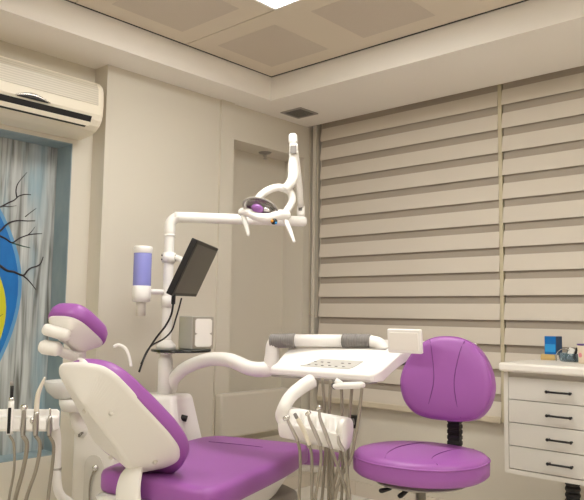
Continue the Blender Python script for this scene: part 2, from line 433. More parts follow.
f = MB(); f.rings([[(XR_ + .2045, y, 1.9), (XR_ + .193, y, 1.873), (XR_ + .17, y, 1.88), (XR_ + .18, y, 1.905)] for y in (AY0 + .02, AY1 - .065)], 0, smooth=False)
f.build('air_outlet', 'black', t)
f = MB(); f.rings([[(XR_ + .199, y, 1.874), (XR_ + .186, y, 1.857), (XR_ + .176, y, 1.86), (XR_ + .186, y, 1.878)] for y in (AY0 + .02, AY1 - .07)], 0, smooth=False)
f.build('louver', 'cream', t)
f = MB(); f.rings([[(XR_ + .186, y, 1.8595), (XR_ + .172, y, 1.853), (XR_ + .168, y, 1.858), (XR_ + .18, y, 1.866)] for y in (AY0 + .02, AY1 - .08)], 0, smooth=False)
f.build('outlet_gap', 'black', t)
f = MB(); top = []; bot = []
ya, yb = 1.30, 1.455
f.rings([[(XR_ + .2045, ya + (yb - ya) * k / 14, 1.914 + .022 * math.sin(PI * k / 14)), (XR_ + .2065, ya + (yb - ya) * k / 14, 1.912 + .015 * math.sin(PI * k / 14)), (XR_ + .203, ya + (yb - ya) * k / 14, 1.910 + .012 * math.sin(PI * k / 14))] for k in range(15)], 0)
f.build('badge', 'chrome', t)
f = MB(); f.rings([[(XR_ + .2052, ya + .008 + (yb - ya - .016) * k / 14, 1.911 + .0145 * math.sin(PI * k / 14)), (XR_ + .2057, ya + .008 + (yb - ya - .016) * k / 14, 1.9095), (XR_ + .2, ya + .008 + (yb - ya - .016) * k / 14, 1.910)] for k in range(15)], 0)
f.build('badge_recess', 'black', t)

# ================================================================== dental chair
PH = math.radians(18)
fw = V(-math.sin(PH), math.cos(PH), 0); rt = V(math.cos(PH), math.sin(PH), 0); up = V(0, 0, 1)
CO = V(-1.86, 1.45, .5)
CB = CO.copy(); CB.z = 0
chair = empty('dental_chair', tuple(CB), 'purple upholstered dental patient chair with white shell and reclined backrest', 'dental chair')
def cp(u, f, z): return CO + rt * u + fw * f + up * (z - .5)     # chair axes: across, along, absolute height
def loft(outline, layers, to3, mb=None, mi=0, c0=(0, 0)):
    """outline [(a,b)], layers [(height, inset)] lofted; inset moves the outline towards its inside"""
    mb = mb or MB(); n = len(outline); rings = []
    def inset(d):
        out = []
        for i in range(n):
            p0, p1, p2 = Vector(outline[i - 1]), Vector(outline[i]), Vector(outline[(i + 1) % n])
            e1 = (p1 - p0).normalized(); e2 = (p2 - p1).normalized()
            n1 = Vector((-e1.y, e1.x)); n2 = Vector((-e2.y, e2.x)); nn = (n1 + n2)
            nn = nn.normalized() if nn.length > 1e-6 else n1
            out.append(p1 + nn * d)
        return out
    lay = [(inset(d), h) for h, d in layers]
    def shrink(o, k):
        c_ = sum(o, Vector((0, 0))) / len(o); return [c_ + (p - c_) * k for p in o]
    o0, h0 = lay[0]; o1, h1 = lay[-1]
    lay = [(shrink(o0, k), h0) for k in (.04, .35, .7)] + lay + [(shrink(o1, k), h1) for k in (.85, .65, .4, .2, .04)]
    for o_, h in lay: rings.append([to3(p.x, p.y, h) for p in o_])
    mb.rings(rings, mi); return mb
def rounded(pts, n=5):
    """closed Catmull-Rom through 2D points (anticlockwise)"""
    out = []; m = len(pts)
    for i in range(m):
        a, b_, c_, d = [Vector(pts[(i + k) % m]) for k in (-1, 0, 1, 2)]
        for k in range(n):
            t_ = k / n
            out.append(tuple(.5 * ((2 * b_) + (c_ - a) * t_ + (2 * a - 5 * b_ + 4 * c_ - d) * t_ * t_ + (3 * b_ - a - 3 * c_ + d) * t_ ** 3)))
    return out
# seat cushion : plan outline, anticlockwise seen from above (u right, f forward)
seat_o = rounded([(.245, -.08), (.252, .10), (.255, .30), (.248, .48), (.225, .62), (.19, .70), (0, .715), (-.19, .70), (-.23, .62), (-.25, .48), (-.255, .30), (-.25, .1), (-.238, -.02), (-.18, -.07), (0, -.085), (.18, -.125)], 4)
def seat3(u, f, h): 
    z = .436 + h + .012 * max(0, (f - .0)) * 1.2 - .10 * max(0, f - .60) ** 1.0
    return cp(u, f, z)
loft(seat_o, [(0, .018), (.006, .004), (.018, 0), (.056, 0), (.068, .006), (.074, .02), (.0755, .035)], seat3).build('seat', 'purple', chair)
sm = MB()
sm.tube([seat3(-.14, .50, .0772), seat3(-.06, .505, .0772), seat3(.02, .505, .0772), seat3(.10, .50, .0772)], .0009, 6)
sm.build('seat_seam', 'purple_dk', chair)
# legrest, sloping down beyond the knees
ang = math.radians(12)
def leg3(u, f, h): return cp(u, .69 + f * math.cos(ang) + h * math.sin(ang), .430 - f * math.sin(ang) + h * math.cos(ang))
leg_o = rounded([(.205, -.04), (.205, .2), (.20, .44), (.17, .49), (0, .50), (-.17, .49), (-.20, .44), (-.205, .2), (-.205, -.04), (0, -.05)], 4)
loft(leg_o, [(0, .012), (.01, 0), (.048, 0), (.06, .01), (.064, .05)], leg3).build('legrest', 'purple', chair)
loft(rounded([(.17, -.02), (.17, .38), (.0, .42), (-.17, .38), (-.17, -.02), (0, -.03)], 4), [(-.03, .05), (-.012, .01), (0, 0)], leg3).build('legrest_shell', 'shell', chair)
# white seat pan and lift column
loft(rounded([(.20, -.1), (.21, .2), (.20, .55), (.12, .66), (0, .67), (-.12, .66), (-.20, .55), (-.21, .2), (-.2, -.1), (0, -.12)], 4), [(-.13, .09), (-.10, .06), (-.03, .015), (.002, 0)], seat3).build('seat_pan', 'shell', chair)
MB().lathe([(.21, .05), (.205, .1), (.17, .16), (.16, .30), (.15, .33)], cp(0, .25, 0), 32).build('lift_column', 'shell', chair)
MB().lathe([(.0, .335), (.13, .33), (.16, .315), (.165, .29), (.15, .27)], cp(.02, .62, 0), 28, cap=(False, True)).build('linkage_cover', 'greyp', chair)
MB().cyl(cp(.02, .62, .06), cp(.02, .62, .28), .07, 0, 24).build('linkage_column', 'greyp', chair)
loft(rounded([(.28, -.2), (.28, .5), (.2, .75), (-.2, .75), (-.28, .5), (-.28, -.2), (0, -.25)], 4), [(0, 0), (.035, 0), (.05, .02)], lambda u, f, h: cp(u, f, h)).build('base_plate', 'greyp', chair)
# backrest
AL = math.radians(41)
bv = -fw * math.sin(AL) + up * math.cos(AL); bn = fw * math.cos(AL) + up * math.sin(AL)
def back3(u, v, n): return CO + rt * (u - .058 - .16 * max(0, v - .22)) + bv * v + bn * n
hwv = [(.025, .0), (.03, .045), (.05, .09), (.075, .128), (.11, .155), (.155, .166), (.21, .158), (.28, .144), (.35, .128), (.41, .115), (.455, .102), (.484, .076), (.494, .035), (.496, .0)]
bo = [(h_, v_) for v_, h_ in hwv]
hwc = [(-.03, .0), (-.02, .04), (.01, .085), (.05, .128), (.10, .158), (.15, .166), (.21, .158), (.28, .144), (.35, .126), (.41, .106), (.445, .085), (.466, .055), (.474, .0)]
co_ = [(h_, v_) for v_, h_ in hwc]
cush_o = rounded(co_ + [(-a, b_) for a, b_ in reversed(co_[1:-1])], 4)
bo = [(u * 1.05, v) for u, v in bo]
back_o = rounded(bo + [(-a, b_) for a, b_ in reversed(bo[1:-1])], 4)
cush_o = [(u * 1.05, v) for u, v in cush_o]
loft(cush_o, [(.004, .012), (.008, .002), (.016, 0), (.042, 0), (.054, .007), (.060, .022), (.059, .045)], back3).build('backrest', 'purple', chair)
# back shell with its centre ridge
def shell_layers(u, v, n): 
    return back3(u, v, n)
f = MB()
def sh(k, lift, n):
    out = []
    for (u, v) in back_o:
        uu = u * k; vv = .19 + (v - .19) * (1 - (1 - k) * .35) + lift
        out.append(back3(uu, vv, n))
    return out
f.rings([sh(.975, 0, .016), sh(.965, 0, .008), sh(.945, 0, .0), sh(.10, .0, -.06), sh(.03, .0, -.062)], 0, smooth=False)
o = f.build('back_shell', 'shell', chair, bevel=.006)
for u, v, n0 in ((.05, .34, -.030), (.085, .115, -.022), (-.05, .34, -.030), (-.085, .115, -.022)): MB().cyl(back3(u, v, n0), back3(u, v, n0 - .016), .007, 0, 14).build('screw_cap', 'cabframe', chair)
# bracket between back and seat
f = MB(); f.tube([back3(0, .09, -.035), cp(-.052, -.115, .52), cp(-.052, -.125, .46), cp(-.05, -.10, .38), cp(-.05, .0, .34)], [.03, .045, .054, .054, .05], 24, 0, 6, .36, up=tuple(fw))
f.build('back_bracket', 'shell', chair)
# headrest
HA = math.radians(31)
HC = V(*(-2.027, 1.205, 0.966))
hv = -fw * math.cos(HA) + up * math.sin(HA); hn = fw * math.sin(HA) + up * math.cos(HA)
def head3(u, v, n): return HC + rt * u + hv * v + hn * n
ho = rounded([(.0, -.105), (.045, -.10), (.073, -.065), (.079, 0), (.075, .065), (.048, .10), (0, .107), (-.048, .10), (-.075, .065), (-.079, 0), (-.073, -.065), (-.045, -.10)], 4)
ho = [(u * .94, v * .93) for u, v in ho]
loft(ho, [(-.004, .012), (.002, .002), (.012, 0), (.034, .002), (.05, .012), (.058, .03), (.06, .06)], head3).build('headrest', 'purple', chair)
loft(ho, [(-.055, .065), (-.048, .05), (-.03, .03), (-.008, .008), (.0, .006)], head3).build('headrest_shell', 'shell', chair)
f = MB(); f.tube([head3(-.035, .085, -.045), head3(.03, .06, -.05)], .019, 16, 0, 0, dome=True); f.build('mount_block', 'shell', chair)
f = MB(); f.tube([head3(-.055, .045, -.085), head3(-.01, .035, -.085)], .023, 18, 0, 0, dome=True); f.build('headrest_knob', 'shell', chair)
f = MB(); f.tube([head3(-.02, .035, -.085), head3(-.01, -.02, -.075), head3(.0, -.055, -.07)], [.014, .017, .014], 14, 0, 4); f.build('knob_link', 'shell', chair)
f = MB(); f.tube([head3(0, -.045, -.04), head3(0, -.075, -.075), back3(0, .47, .02), back3(0, .43, .01)], [.028, .024, .021, .02], 16, 0, 5, .55, up=tuple(rt))
f.build('headrest_stem', 'shell', chair)

# ================================================================== dental unit beside the chair
unit = empty('dental_unit', (-2.46, 1.80, 0), 'white dental unit column with rinse bowl and pole, left of the patient chair', 'dental unit')
def un(px): return px
POLE = V(*(-2.450, 1.890, 0.954)); PX, PY = POLE.x, POLE.y
ARM_A = V(PX, PY, 1.448)
ARM_E = V(*(-2.063, 2.341, 1.446))
# body : long cabinet lying along the chair
UC = V(-2.47, 1.72, 0)
def up3(u, f, z): return UC + rt * u + fw * f + V(0, 0, z)
f = MB(); f.rings([[up3(u, ff, z) for u, ff in ((-.085, -.22), (.10, -.22), (.115, -.2), (.115, .2), (-.1, .2), (-.1, -.2))] for z in (.02, .60, .622)], 0, smooth=False)
f.build('body', 'shell', unit, bevel=.015)
f = MB(); f.rings([[V(PX, PY, z) + rt * (a * k) + fw * b_ * k for a, b_ in ((-.085, -.07), (.085, -.07), (.095, -.05), (.095, .08), (-.095, .08), (-.095, -.05))] for z, k in ((.02, 1.75), (.45, 1.45), (.665, 1.0), (.682, .92))], 0, smooth=False)
f.build('pole_housing', 'white', unit, bevel=.012)
p = MB(); p.tube([(PX, PY, .66), (PX, PY, .99), (PX, PY, 1.25), (PX, PY, 1.36), (PX, PY, 1.40)] , .0215, 20, 0, 4)
p.build('pole', 'white', unit)
p = MB(); p.lathe([(.031, .665), (.031, .83), (.026, .835), (.0235, .86)], (PX, PY, 0)); p.build('pole_sleeve', 'white', unit)
for z0, z1, r in ((1.245, 1.29, .029), (1.052, 1.10, .026), (1.36, 1.372, .0245)): MB().lathe([(.02, z0), (r, z0 + .001), (r, z1 - .001), (.02, z1)], (PX, PY, 0), 24).build('collar', 'white', unit)
for sx in (-1, 1):
    for dz in (-.009, .009): MB().cyl(V(PX, PY, 1.268 + dz) + V(.672, .74, 0) * .024 * sx + V(.62, -.6, 0) * .01, V(PX, PY, 1.268 + dz) + V(.672, .74, 0) * .031 * sx + V(.62, -.6, 0) * .0125, .0035, 0, 8).build('collar_screw', 'black', unit)
p = MB(); p.lathe([(.023, .868), (.04, .870), (.042, .888), (.026, .905), (.022, .91)], (PX, PY, 0)); p.build('pole_flange', 'white', unit)
# knob on housing
MB().cyl((-2.345, 1.898, 0.592), (-2.327, 1.916, 0.586), .013, 0, 16).build('valve_knob', 'black', unit)
# rinse bowl over the body
BO = V(*(-2.504, 1.455, 0.692))
p = MB(); p.lathe([(.02, -.005), (.045, .0), (.075, .03), (.088, .065), (.084, .065), (.07, .034), (.04, .006), (.0, .004)], BO, 32, cap=(True, False)); p.build('rinse_bowl', 'soapfade', unit)
p = MB(); p.lathe([(.03, -.05), (.072, -.045), (.082, -.02), (.083, -.004), (.06, -.002)], BO + V(.045, .04, 0), 28); p.build('bowl_base', 'white', unit)
MB().tube([BO + V(.03, .03, -.05), BO + V(.055, .05, -.12), up3(-.02, -.1, .60)], .03, 14, 0, 5).build('bowl_neck', 'shell', unit)
MB().tube([(-2.484, 1.417, 0.712), (-2.476, 1.420, 0.746), (-2.468, 1.440, 0.757), (-2.461, 1.462, 0.741), (-2.465, 1.475, 0.713)], .003, 8).build('bowl_hose', 'bluedk', unit)
# cup filler spout behind the backrest
MB().tube([(-2.430, 1.699, 0.809), (-2.434, 1.690, 0.849), (-2.443, 1.678, 0.880), (-2.462, 1.659, 0.894), (-2.477, 1.646, 0.887)], .0065, 14, 0, 6, dome=True).build('cup_filler', 'white', unit)
# rear end of the body : knobs and arched recess
yb_ = -.2205
for u in (-.045, .025):
    kb = MB(); kb.cyl(up3(u, yb_, .565), up3(u, yb_ - .014, .565), .013, 0, 8); kb.box(up3(u, yb_ - .016, .565), (.034, .006, .007), 0, PH + .0); kb.box(up3(u, yb_ - .016, .565), (.007, .006, .034), 0, PH); kb.build('valve_knob', 'grey', unit)
arch = [(-.045, .02), (.045, .02)] + [(.045 * math.cos(a * PI / 10), .44 + .045 * math.sin(a * PI / 10)) for a in range(11)]
MB().prism(arch, .004, lambda a, b_, d: up3(a + .02, yb_ - d, b_)).build('arched_recess', 'cabinet', unit)
MB().ellipsoid(up3(.035, yb_ - .012, .44), (.012, .012, .012)).build('tap_ball', 'chrome', unit)
MB().tube([up3(.03, yb_ - .012, .435), up3(.012, yb_ - .012, .38), up3(.016, yb_ - .012, .28), up3(.035, yb_ - .012, .15)], .0035, 8).build('drain_tube', 'hose', unit)
# glass shelf
shelf = empty('glass_shelf', (PX, PY, .86), 'round dark glass shelf clamped to the white pole', 'shelf')
SC = V(*(-2.434, 1.960, 0.864)); SC.z = .866
MB().lathe([(.128, -.006), (.131, -.004), (.131, .003), (.128, .005)], SC, 48).build('glass_plate', 'glassdk', shelf)
MB().cyl((PX, PY, .852), (PX, PY, .861), .04).build('clamp', 'chrome', shelf)

# delivery arm from the pole to the tray
p = MB()
p.tube([(-2.463, 1.929, 0.685), (-2.415, 1.911, 0.745), (-2.319, 1.896, 0.799), (-2.168, 1.880, 0.841), (-2.012, 1.857, 0.850), (-1.877, 1.833, 0.829), (-1.820, 1.844, 0.827), (-1.798, 1.863, 0.836), (-1.791, 1.865, 0.876), (-1.788, 1.864, 0.913), (-1.780, 1.868, 0.931)], [.026, .026, .027, .027, .027, .027, .028, .029, .027, .024, .022], 20, 0, 6)
p.build('delivery_arm', 'white', unit)

# ================================================================== delivery tray
TXa, TXb, TYf = -1.70, -1.292, 1.776
tray = empty('delivery_tray', ((TXa + TXb) / 2, 1.86, .83), 'white dental instrument console with grey button panel hung over the chair', 'instrument console')
# cross-section runs front lip - sloping keypad - raised flat rear
TR_ = Matrix.Translation((TXa, TYf, .83)) @ Matrix.Rotation(math.radians(7.5), 4, 'Z') @ Matrix.Translation((-TXa - .02, -TYf, -.83 + .012))
def tsec(x, k=0., fl=0.):
    s_ = [(TYf + .004 + k, .806), (TYf + k, .814), (TYf + k, .828), (TYf + .006 + k, .833), (TYf + .045 + k * .5, .846), (TYf + .085, .870), (TYf + .125, .894), (TYf + .175, .910), (TYf + .27, .917), (TYf + .50, .924), (TYf + .505, .918), (TYf + .50, .898), (TYf + .25, .888), (TYf + .16, .872), (TYf + .09, .836), (TYf + .05, .808)]
    return [(x + fl * (y - TYf), y, z) for y, z in s_]
secs = [tsec(TXa + .0, .012), tsec(TXa + .01, .002), tsec(TXa + .03, 0), tsec(-1.5, 0), tsec(TXb - .04, 0, .30), tsec(TXb - .008, .002, .32), tsec(TXb, .01, .32)]
# left end of the rear part slants in
MB(TR_).rings(secs, 0, smooth=False).build('body', 'white', tray, bevel=.006)
def ts(x, q, h=.0008):   # point on the sloping top, q metres behind the front lip
    tab = [(.006, .833), (.045, .846), (.085, .870), (.125, .894), (.175, .910), (.27, .917)]
    for (a, za), (b_, zb) in zip(tab, tab[1:]):
        if q <= b_: return (x, TYf + q, za + (zb - za) * (q - a) / (b_ - a) + h)
    return (x, TYf + q, .916 + h)
kp = MB(TR_); kp.rings([[ts(-1.585, .028, .0002), ts(-1.585, .028, .0022), ts(-1.585, .028, .0022), ts(-1.35, .028, .0022), ts(-1.35, .028, .0002)]], cap=(False, False))
kp = MB(TR_)
Q = [.030, .045, .060, .076]
rr = [[ts(xa + .018 * i, q, -.001), ts(xb + .010 * i, q, -.001), ts(xb + .010 * i, q, .0018), ts(xa + .018 * i, q, .0018)] for i, (q, xa, xb) in enumerate([(q, -1.585, -1.395) for q in Q])]
kp.rings(rr, 0, smooth=False); kp.build('keypad', 'keypad', tray)
for i in range(6):
    for j, q in enumerate((.041, .060)):
        if (i, j) in ((3, 1), ): continue
        c_ = V(*ts(-1.556 + .027 * i + .014 * j, q + .003 * (i % 2) * (j == 0), .002)); MB(TR_).box(tuple(c_), (.010, .0055, .002)).build('button', 'grey', tray)
# steel strip at the rear edge and thin trim line
MB(TR_).rings([[ts(x, .150, .0), ts(x, .150, .003), ts(x, .20, .003), ts(x, .20, .0)] for x in (-1.56, -1.32)], 0, smooth=False).build('top_inlay', 'greyp', tray)
MB(TR_).aabb(TXa + .012, TXb - .005, TYf + .002, TYf + .05, .8005, .8075).build('lower_trim', 'greyp', tray, bevel=.002)
mb = MB(TR_); mb.aabb(TXb - .02, TXb + .014, TYf + .10, TYf + .22, .852, .866); mb.build('side_rail', 'black', tray, bevel=.003)
mb = MB(TR_); mb.aabb(TXb - .05, TXb - .004, TYf + .17, TYf + .24, .858, .872); mb.build('side_latch', 'black', tray, bevel=.003)
# grab bar behind the top : grey bellows - white tube - bellows - elbow
A_ = V(*(-1.791, 1.859, 0.931)); B_ = V(*(-1.703, 1.897, 0.935)); C_ = V(*(-1.533, 1.956, 0.939)); D_ = V(*(-1.437, 1.990, 0.940))
E1 = V(*(-1.408, 1.997, 0.932)); E2 = V(*(-1.392, 2.000, 0.912)); E3 = V(*(-1.386, 2.001, 0.892))
def bellows(a, b_, name):
    n = 11; pts = []; rad = []
    mbx = MB(); ax = (b_ - a); L = ax.length; ax.normalize()
    prof_ = [(.012, -.004), (.023, .0)]
    for i in range(n): prof_ += [(.0262, L * (i + .25) / n), (.0262, L * (i + .65) / n), (.0238, L * (i + .85) / n)]
    prof_ += [(.0235, L), (.012, L + .004)]
    mbx.lathe(prof_, a, 24, 0, tuple(ax)); return mbx.build(name, 'grey', tray)
bellows(A_, B_, 'grip_sleeve'); bellows(C_, D_, 'grip_sleeve')
MB().tube([B_ - (C_ - B_) * .03, C_ + (C_ - B_) * .03], .0225, 22, 0, 0).build('grab_bar', 'white', tray)
MB().tube([D_ - (D_ - C_) * .1, D_ + (E1 - D_) * .3, E1, E2, E3], .0225, 20, 0, 5).build('bar_elbow', 'white', tray)
# film viewer standing on the rear right
FV = V(*(-1.227, 1.881, 0.951)); ex = V(1, .10, 0).normalized(); ey = V(-.1, 1, .12).normalized(); ez = ex.cross(ey)
Rv = Matrix((ex, ey, ez)).transposed()
MB().box(FV, (.118, .014, .076), 0, 0, .004, Rv).build('film_viewer', 'white', tray)
MB().box(FV - ey * .0072 + ez * .0, (.100, .003, .056), 0, 0, .0012, Rv).build('viewer_screen', 'paper', tray)
# swan arm and instrument rack
p = MB(); p.tube([(-1.489, 1.740, 0.816), (-1.498, 1.706, 0.801), (-1.508, 1.660, 0.772), (-1.511, 1.634, 0.740), (-1.526, 1.638, 0.710), (-1.517, 1.649, 0.692)], [.024, .0225, .021, .0205, .0205, .022], 18, 0, 6)
p.build('rack_arm', 'white', tray)
RA = V(*(-1.534, 1.653, 0.692)); RBv = V(*(-1.298, 1.680, 0.678)); ax = (RBv - RA).normalized()
toC = V(.5, -.86, 0); hx = (toC - ax * toC.dot(ax)).normalized(); hz = V(0, 0, 1); hz = (hz - ax * hz.dot(ax)); hz = (hz - hx * hz.dot(hx)).normalized()
L_ = (RBv - RA).length
rack_sec = rounded([(.030, .030), (.012, .046), (-.022, .044), (-.036, .020), (-.034, -.016), (-.018, -.046), (.012, -.048), (.026, -.02)], 3)
rk = MB(); rk.rings([[RA + ax * (d * L_) + hx * (a * k) + hz * (b_ * k) for a, b_ in rack_sec] for d, k in ((-.01, .8), (.01, .97), (.04, 1), (.96, 1), (.99, .98), (1., .93))], 0)
rack = rk.build('instrument_rack', 'white', tray, bevel=0)
# finger notches cut into the rack front edge
cut = MB()
slots = [.10, .29, .48, .67, .86]
for d in slots:
    c_ = RA + ax * (d * L_) + hx * .027
    cut.tube([c_ + hz * .07 + hx * .012, c_ + hz * .004 - hx * .004], [.0175, .014], 16, 0, 0)
cob = cut.build('rack_notch_cutter', 'white', tray)
md = rack.modifiers.new('notch', 'BOOLEAN'); md.object = cob; md.operation = 'DIFFERENCE'; md.solver = 'EXACT'
dg = bpy.context.evaluated_depsgraph_get(); me2 = bpy.data.meshes.new_from_object(rack.evaluated_get(dg))
rack.modifiers.clear(); rack.data = me2; bpy.data.objects.remove(cob, do_unlink=True)
# hose bracket under the console
p = MB(); p.tube([(-1.342, 1.684, 0.815), (-1.251, 1.684, 0.825)], [.0165, .0165], 18, 0, 0, .62, dome=True); p.tube([(-1.341, 1.684, 0.820), (-1.334, 1.689, 0.833)], .012, 12, 0, 0)
p.build('hose_bracket', 'white', tray)
MB().tube([(-1.356, 1.685, 0.817), (-1.346, 1.680, 0.812)], .008, 10, 0, 0).build('bracket_knob', 'black', tray)

# instruments hanging in the rack, each with its hose
def instrument(name, label, head, hosep, rad, mats, tip=None):
    t = empty(name, head[-1], label, 'dental instrument', 'handpieces hanging in the console rack')
    b1 = MB(); b1.tube(head, rad, 12, 0, 4, dome=True); b1.build('handpiece', mats, t)
    if tip: tip(t)
    h = MB(); h.tube(hosep, .0048, 10, 0, 6); h.build('hose', 'hose', t)
    return t
def hd(px, py, d): return None
def drillhead(c, ax_, r=.0075, l=.014, m_='chrome'):
    def g(t):
        b1 = MB(); a = Vector(c); q = Vector(ax_).normalized(); b1.tube([a - q * l * .5, a + q * l * .5], r, 14, 0, 0, dome=True); b1.build('drill_head', m_, t)
    return g
instrument('dental_handpiece', 'steel drill handpiece in the leftmost slot of the white rack', [(-1.455, 1.586, 0.715), (-1.451, 1.600, 0.689), (-1.442, 1.620, 0.649)], [(-1.442, 1.620, 0.649), (-1.442, 1.632, 0.612), (-1.445, 1.638, 0.542), (-1.444, 1.634, 0.469), (-1.435, 1.644, 0.352), (-1.433, 1.694, 0.282), (-1.453, 1.745, 0.386), (-1.439, 1.754, 0.634), (-1.438, 1.745, 0.716), (-1.425, 1.715, 0.831)], [.004, .0055, .006], 'steel', drillhead((-1.453, 1.581, 0.718), (.5, .3, .3)))
instrument('air_syringe', 'cream grey-tipped handpiece in the second rack slot from the left', [(-1.416, 1.580, 0.731), (-1.412, 1.592, 0.712), (-1.409, 1.612, 0.681), (-1.403, 1.629, 0.641)], [(-1.403, 1.629, 0.641), (-1.403, 1.641, 0.608), (-1.405, 1.647, 0.547), (-1.402, 1.645, 0.475), (-1.395, 1.653, 0.344), (-1.395, 1.701, 0.289), (-1.413, 1.749, 0.424), (-1.416, 1.744, 0.669), (-1.414, 1.738, 0.725), (-1.394, 1.717, 0.827)], [.0035, .0075, .0072, .006], 'cream', drillhead((-1.415, 1.581, 0.728), (.4, .2, -.8), .0055, .012, 'grey'))
instrument('dental_handpiece', 'slim steel handpiece in the middle slot of the white rack', [(-1.368, 1.582, 0.738), (-1.368, 1.591, 0.717), (-1.366, 1.610, 0.686), (-1.358, 1.629, 0.645)], [(-1.358, 1.629, 0.645), (-1.363, 1.638, 0.596), (-1.373, 1.637, 0.534), (-1.374, 1.628, 0.483), (-1.377, 1.628, 0.354), (-1.363, 1.676, 0.288), (-1.368, 1.738, 0.405), (-1.355, 1.733, 0.647), (-1.354, 1.727, 0.714), (-1.326, 1.686, 0.810)], [.0035, .0045, .0062, .0058], 'steel', drillhead((-1.364, 1.578, 0.741), (.7, .1, .5), .006, .012))
instrument('dental_handpiece', 'tall steel handpiece with dark collar in the fourth rack slot', [(-1.320, 1.575, 0.758), (-1.323, 1.583, 0.732), (-1.321, 1.603, 0.693), (-1.313, 1.623, 0.643)], [(-1.313, 1.623, 0.643), (-1.306, 1.642, 0.596), (-1.297, 1.665, 0.536), (-1.282, 1.670, 0.492), (-1.267, 1.686, 0.365), (-1.310, 1.724, 0.289), (-1.338, 1.734, 0.441), (-1.337, 1.737, 0.649), (-1.325, 1.725, 0.718), (-1.290, 1.691, 0.813)], [.0035, .0045, .006, .0055], 'steel', drillhead((-1.318, 1.570, 0.762), (.7, .1, .5), .006, .012))
t4 = [o for o in COL.objects if o.name.startswith('dental_handpiece')][-1]
instrument('scaler_handpiece', 'short handpiece low in the rightmost slot of the white rack', [(-1.268, 1.598, 0.686), (-1.269, 1.606, 0.665), (-1.264, 1.620, 0.643)], [(-1.264, 1.620, 0.643), (-1.264, 1.632, 0.600), (-1.263, 1.640, 0.552), (-1.255, 1.639, 0.503), (-1.257, 1.653, 0.375), (-1.319, 1.630, 0.324), (-1.325, 1.659, 0.487), (-1.308, 1.665, 0.554), (-1.286, 1.680, 0.602), (-1.272, 1.684, 0.669), (-1.262, 1.687, 0.722), (-1.243, 1.678, 0.817)], [.0035, .006, .0055], 'steel')
# loose hoses looping under the rack
for lab, pts in (('grey suction hose hanging straight down behind the rack middle', [(-1.375, 1.670, 0.682), (-1.386, 1.694, 0.627), (-1.395, 1.711, 0.539), (-1.398, 1.718, 0.463), (-1.406, 1.733, 0.279)]),
                 ('grey hose crossing left below the right end of the rack', [(-1.328, 1.689, 0.656), (-1.339, 1.699, 0.606), (-1.364, 1.712, 0.541), (-1.392, 1.723, 0.463), (-1.426, 1.743, 0.272)]),
                 ('grey hose hanging right of the middle rack hose', [(-1.363, 1.685, 0.652), (-1.369, 1.699, 0.605), (-1.377, 1.715, 0.526), (-1.379, 1.721, 0.465), (-1.388, 1.735, 0.283)])):
    h = MB(); h.tube(pts, .0045, 10); o = h.build('hose', 'hose', tray)

# ================================================================== operating lamp on the pole arm
lamp = empty('operating_lamp', (PX, PY, 1.40), 'white dental operating lamp on a bent pole arm above the chair', 'dental lamp')
p = MB(); d_ = (ARM_E - ARM_A).normalized(); 
bend = [V(PX, PY, 1.375), V(PX, PY, 1.405)]
for k in range(1, 7):
    a = k / 7 * PI / 2; bend.append(V(PX, PY, 1.405) + up * .043 * math.sin(a) + d_ * .043 * (1 - math.cos(a)))
bend += [V(PX, PY, 1.448) + d_ * .043, ARM_E * .55 + (V(PX, PY, 1.448)) * .45, ARM_E]
p.tube(bend, .0235, 20, 0, 3, dome=True); p.build('pole_arm', 'white', lamp)
MB().lathe([(.017, 0), (.019, .01), (.017, .045), (.012, .047)], V(*(-2.082, 2.341, 1.473)), 18).build('arm_pivot', 'white', lamp)
MB().box((-2.075, 2.330, 1.505), (.016, .016, .022), 0, .5, .003).build('pivot_joint', 'grey', lamp)
sa = MB(); sa.tube([(-2.074, 2.330, 1.512), (-2.061, 2.306, 1.584), (-2.049, 2.277, 1.678), (-2.045, 2.258, 1.755)], [.017, .0175, .016, .014], 16, 0, 3, .7); sa.build('spring_arm', 'shell', lamp)
MB().tube([(-2.025, 2.219, 1.781), (-2.024, 2.216, 1.807)], [.0205, .0195], 18, 0, 0, dome=True).build('joint_cap', 'white', lamp)
MB().box((-2.018, 2.215, 1.748), (.036, .03, .046), 0, .74, .006).build('joint_housing', 'white', lamp)
MB().box((-2.003, 2.197, 1.740), (.027, .006, .036), 0, .74, .002).build('joint_window', 'grey', lamp)
p = MB(); p.tube([(-2.021, 2.215, 1.728), (-2.023, 2.218, 1.687), (-2.024, 2.221, 1.656), (-2.024, 2.223, 1.648)], [.0165, .021, .0245, .025], 18, 0, 3); p.build('neck', 'white', lamp)
p = MB(); p.tube([(-2.024, 2.223, 1.648), (-2.020, 2.216, 1.620), (-2.024, 2.202, 1.592), (-2.036, 2.181, 1.566)], [.0242, .0235, .0215, .019], 18, 0, 4); p.build('lower_neck', 'white', lamp)
p = MB(); p.tube([(-2.038, 2.192, 1.570), (-2.064, 2.168, 1.576), (-2.086, 2.136, 1.563), (-2.099, 2.100, 1.535), (-2.105, 2.072, 1.500)], [.017, .0165, .0165, .0165, .015], 16, 0, 5)
p.tube([(-2.044, 2.186, 1.576), (-2.033, 2.212, 1.559), (-2.027, 2.221, 1.529), (-2.029, 2.210, 1.497), (-2.026, 2.176, 1.462)], [.017, .0165, .0165, .0165, .016], 16, 0, 5)
p.build('yoke', 'white', lamp)
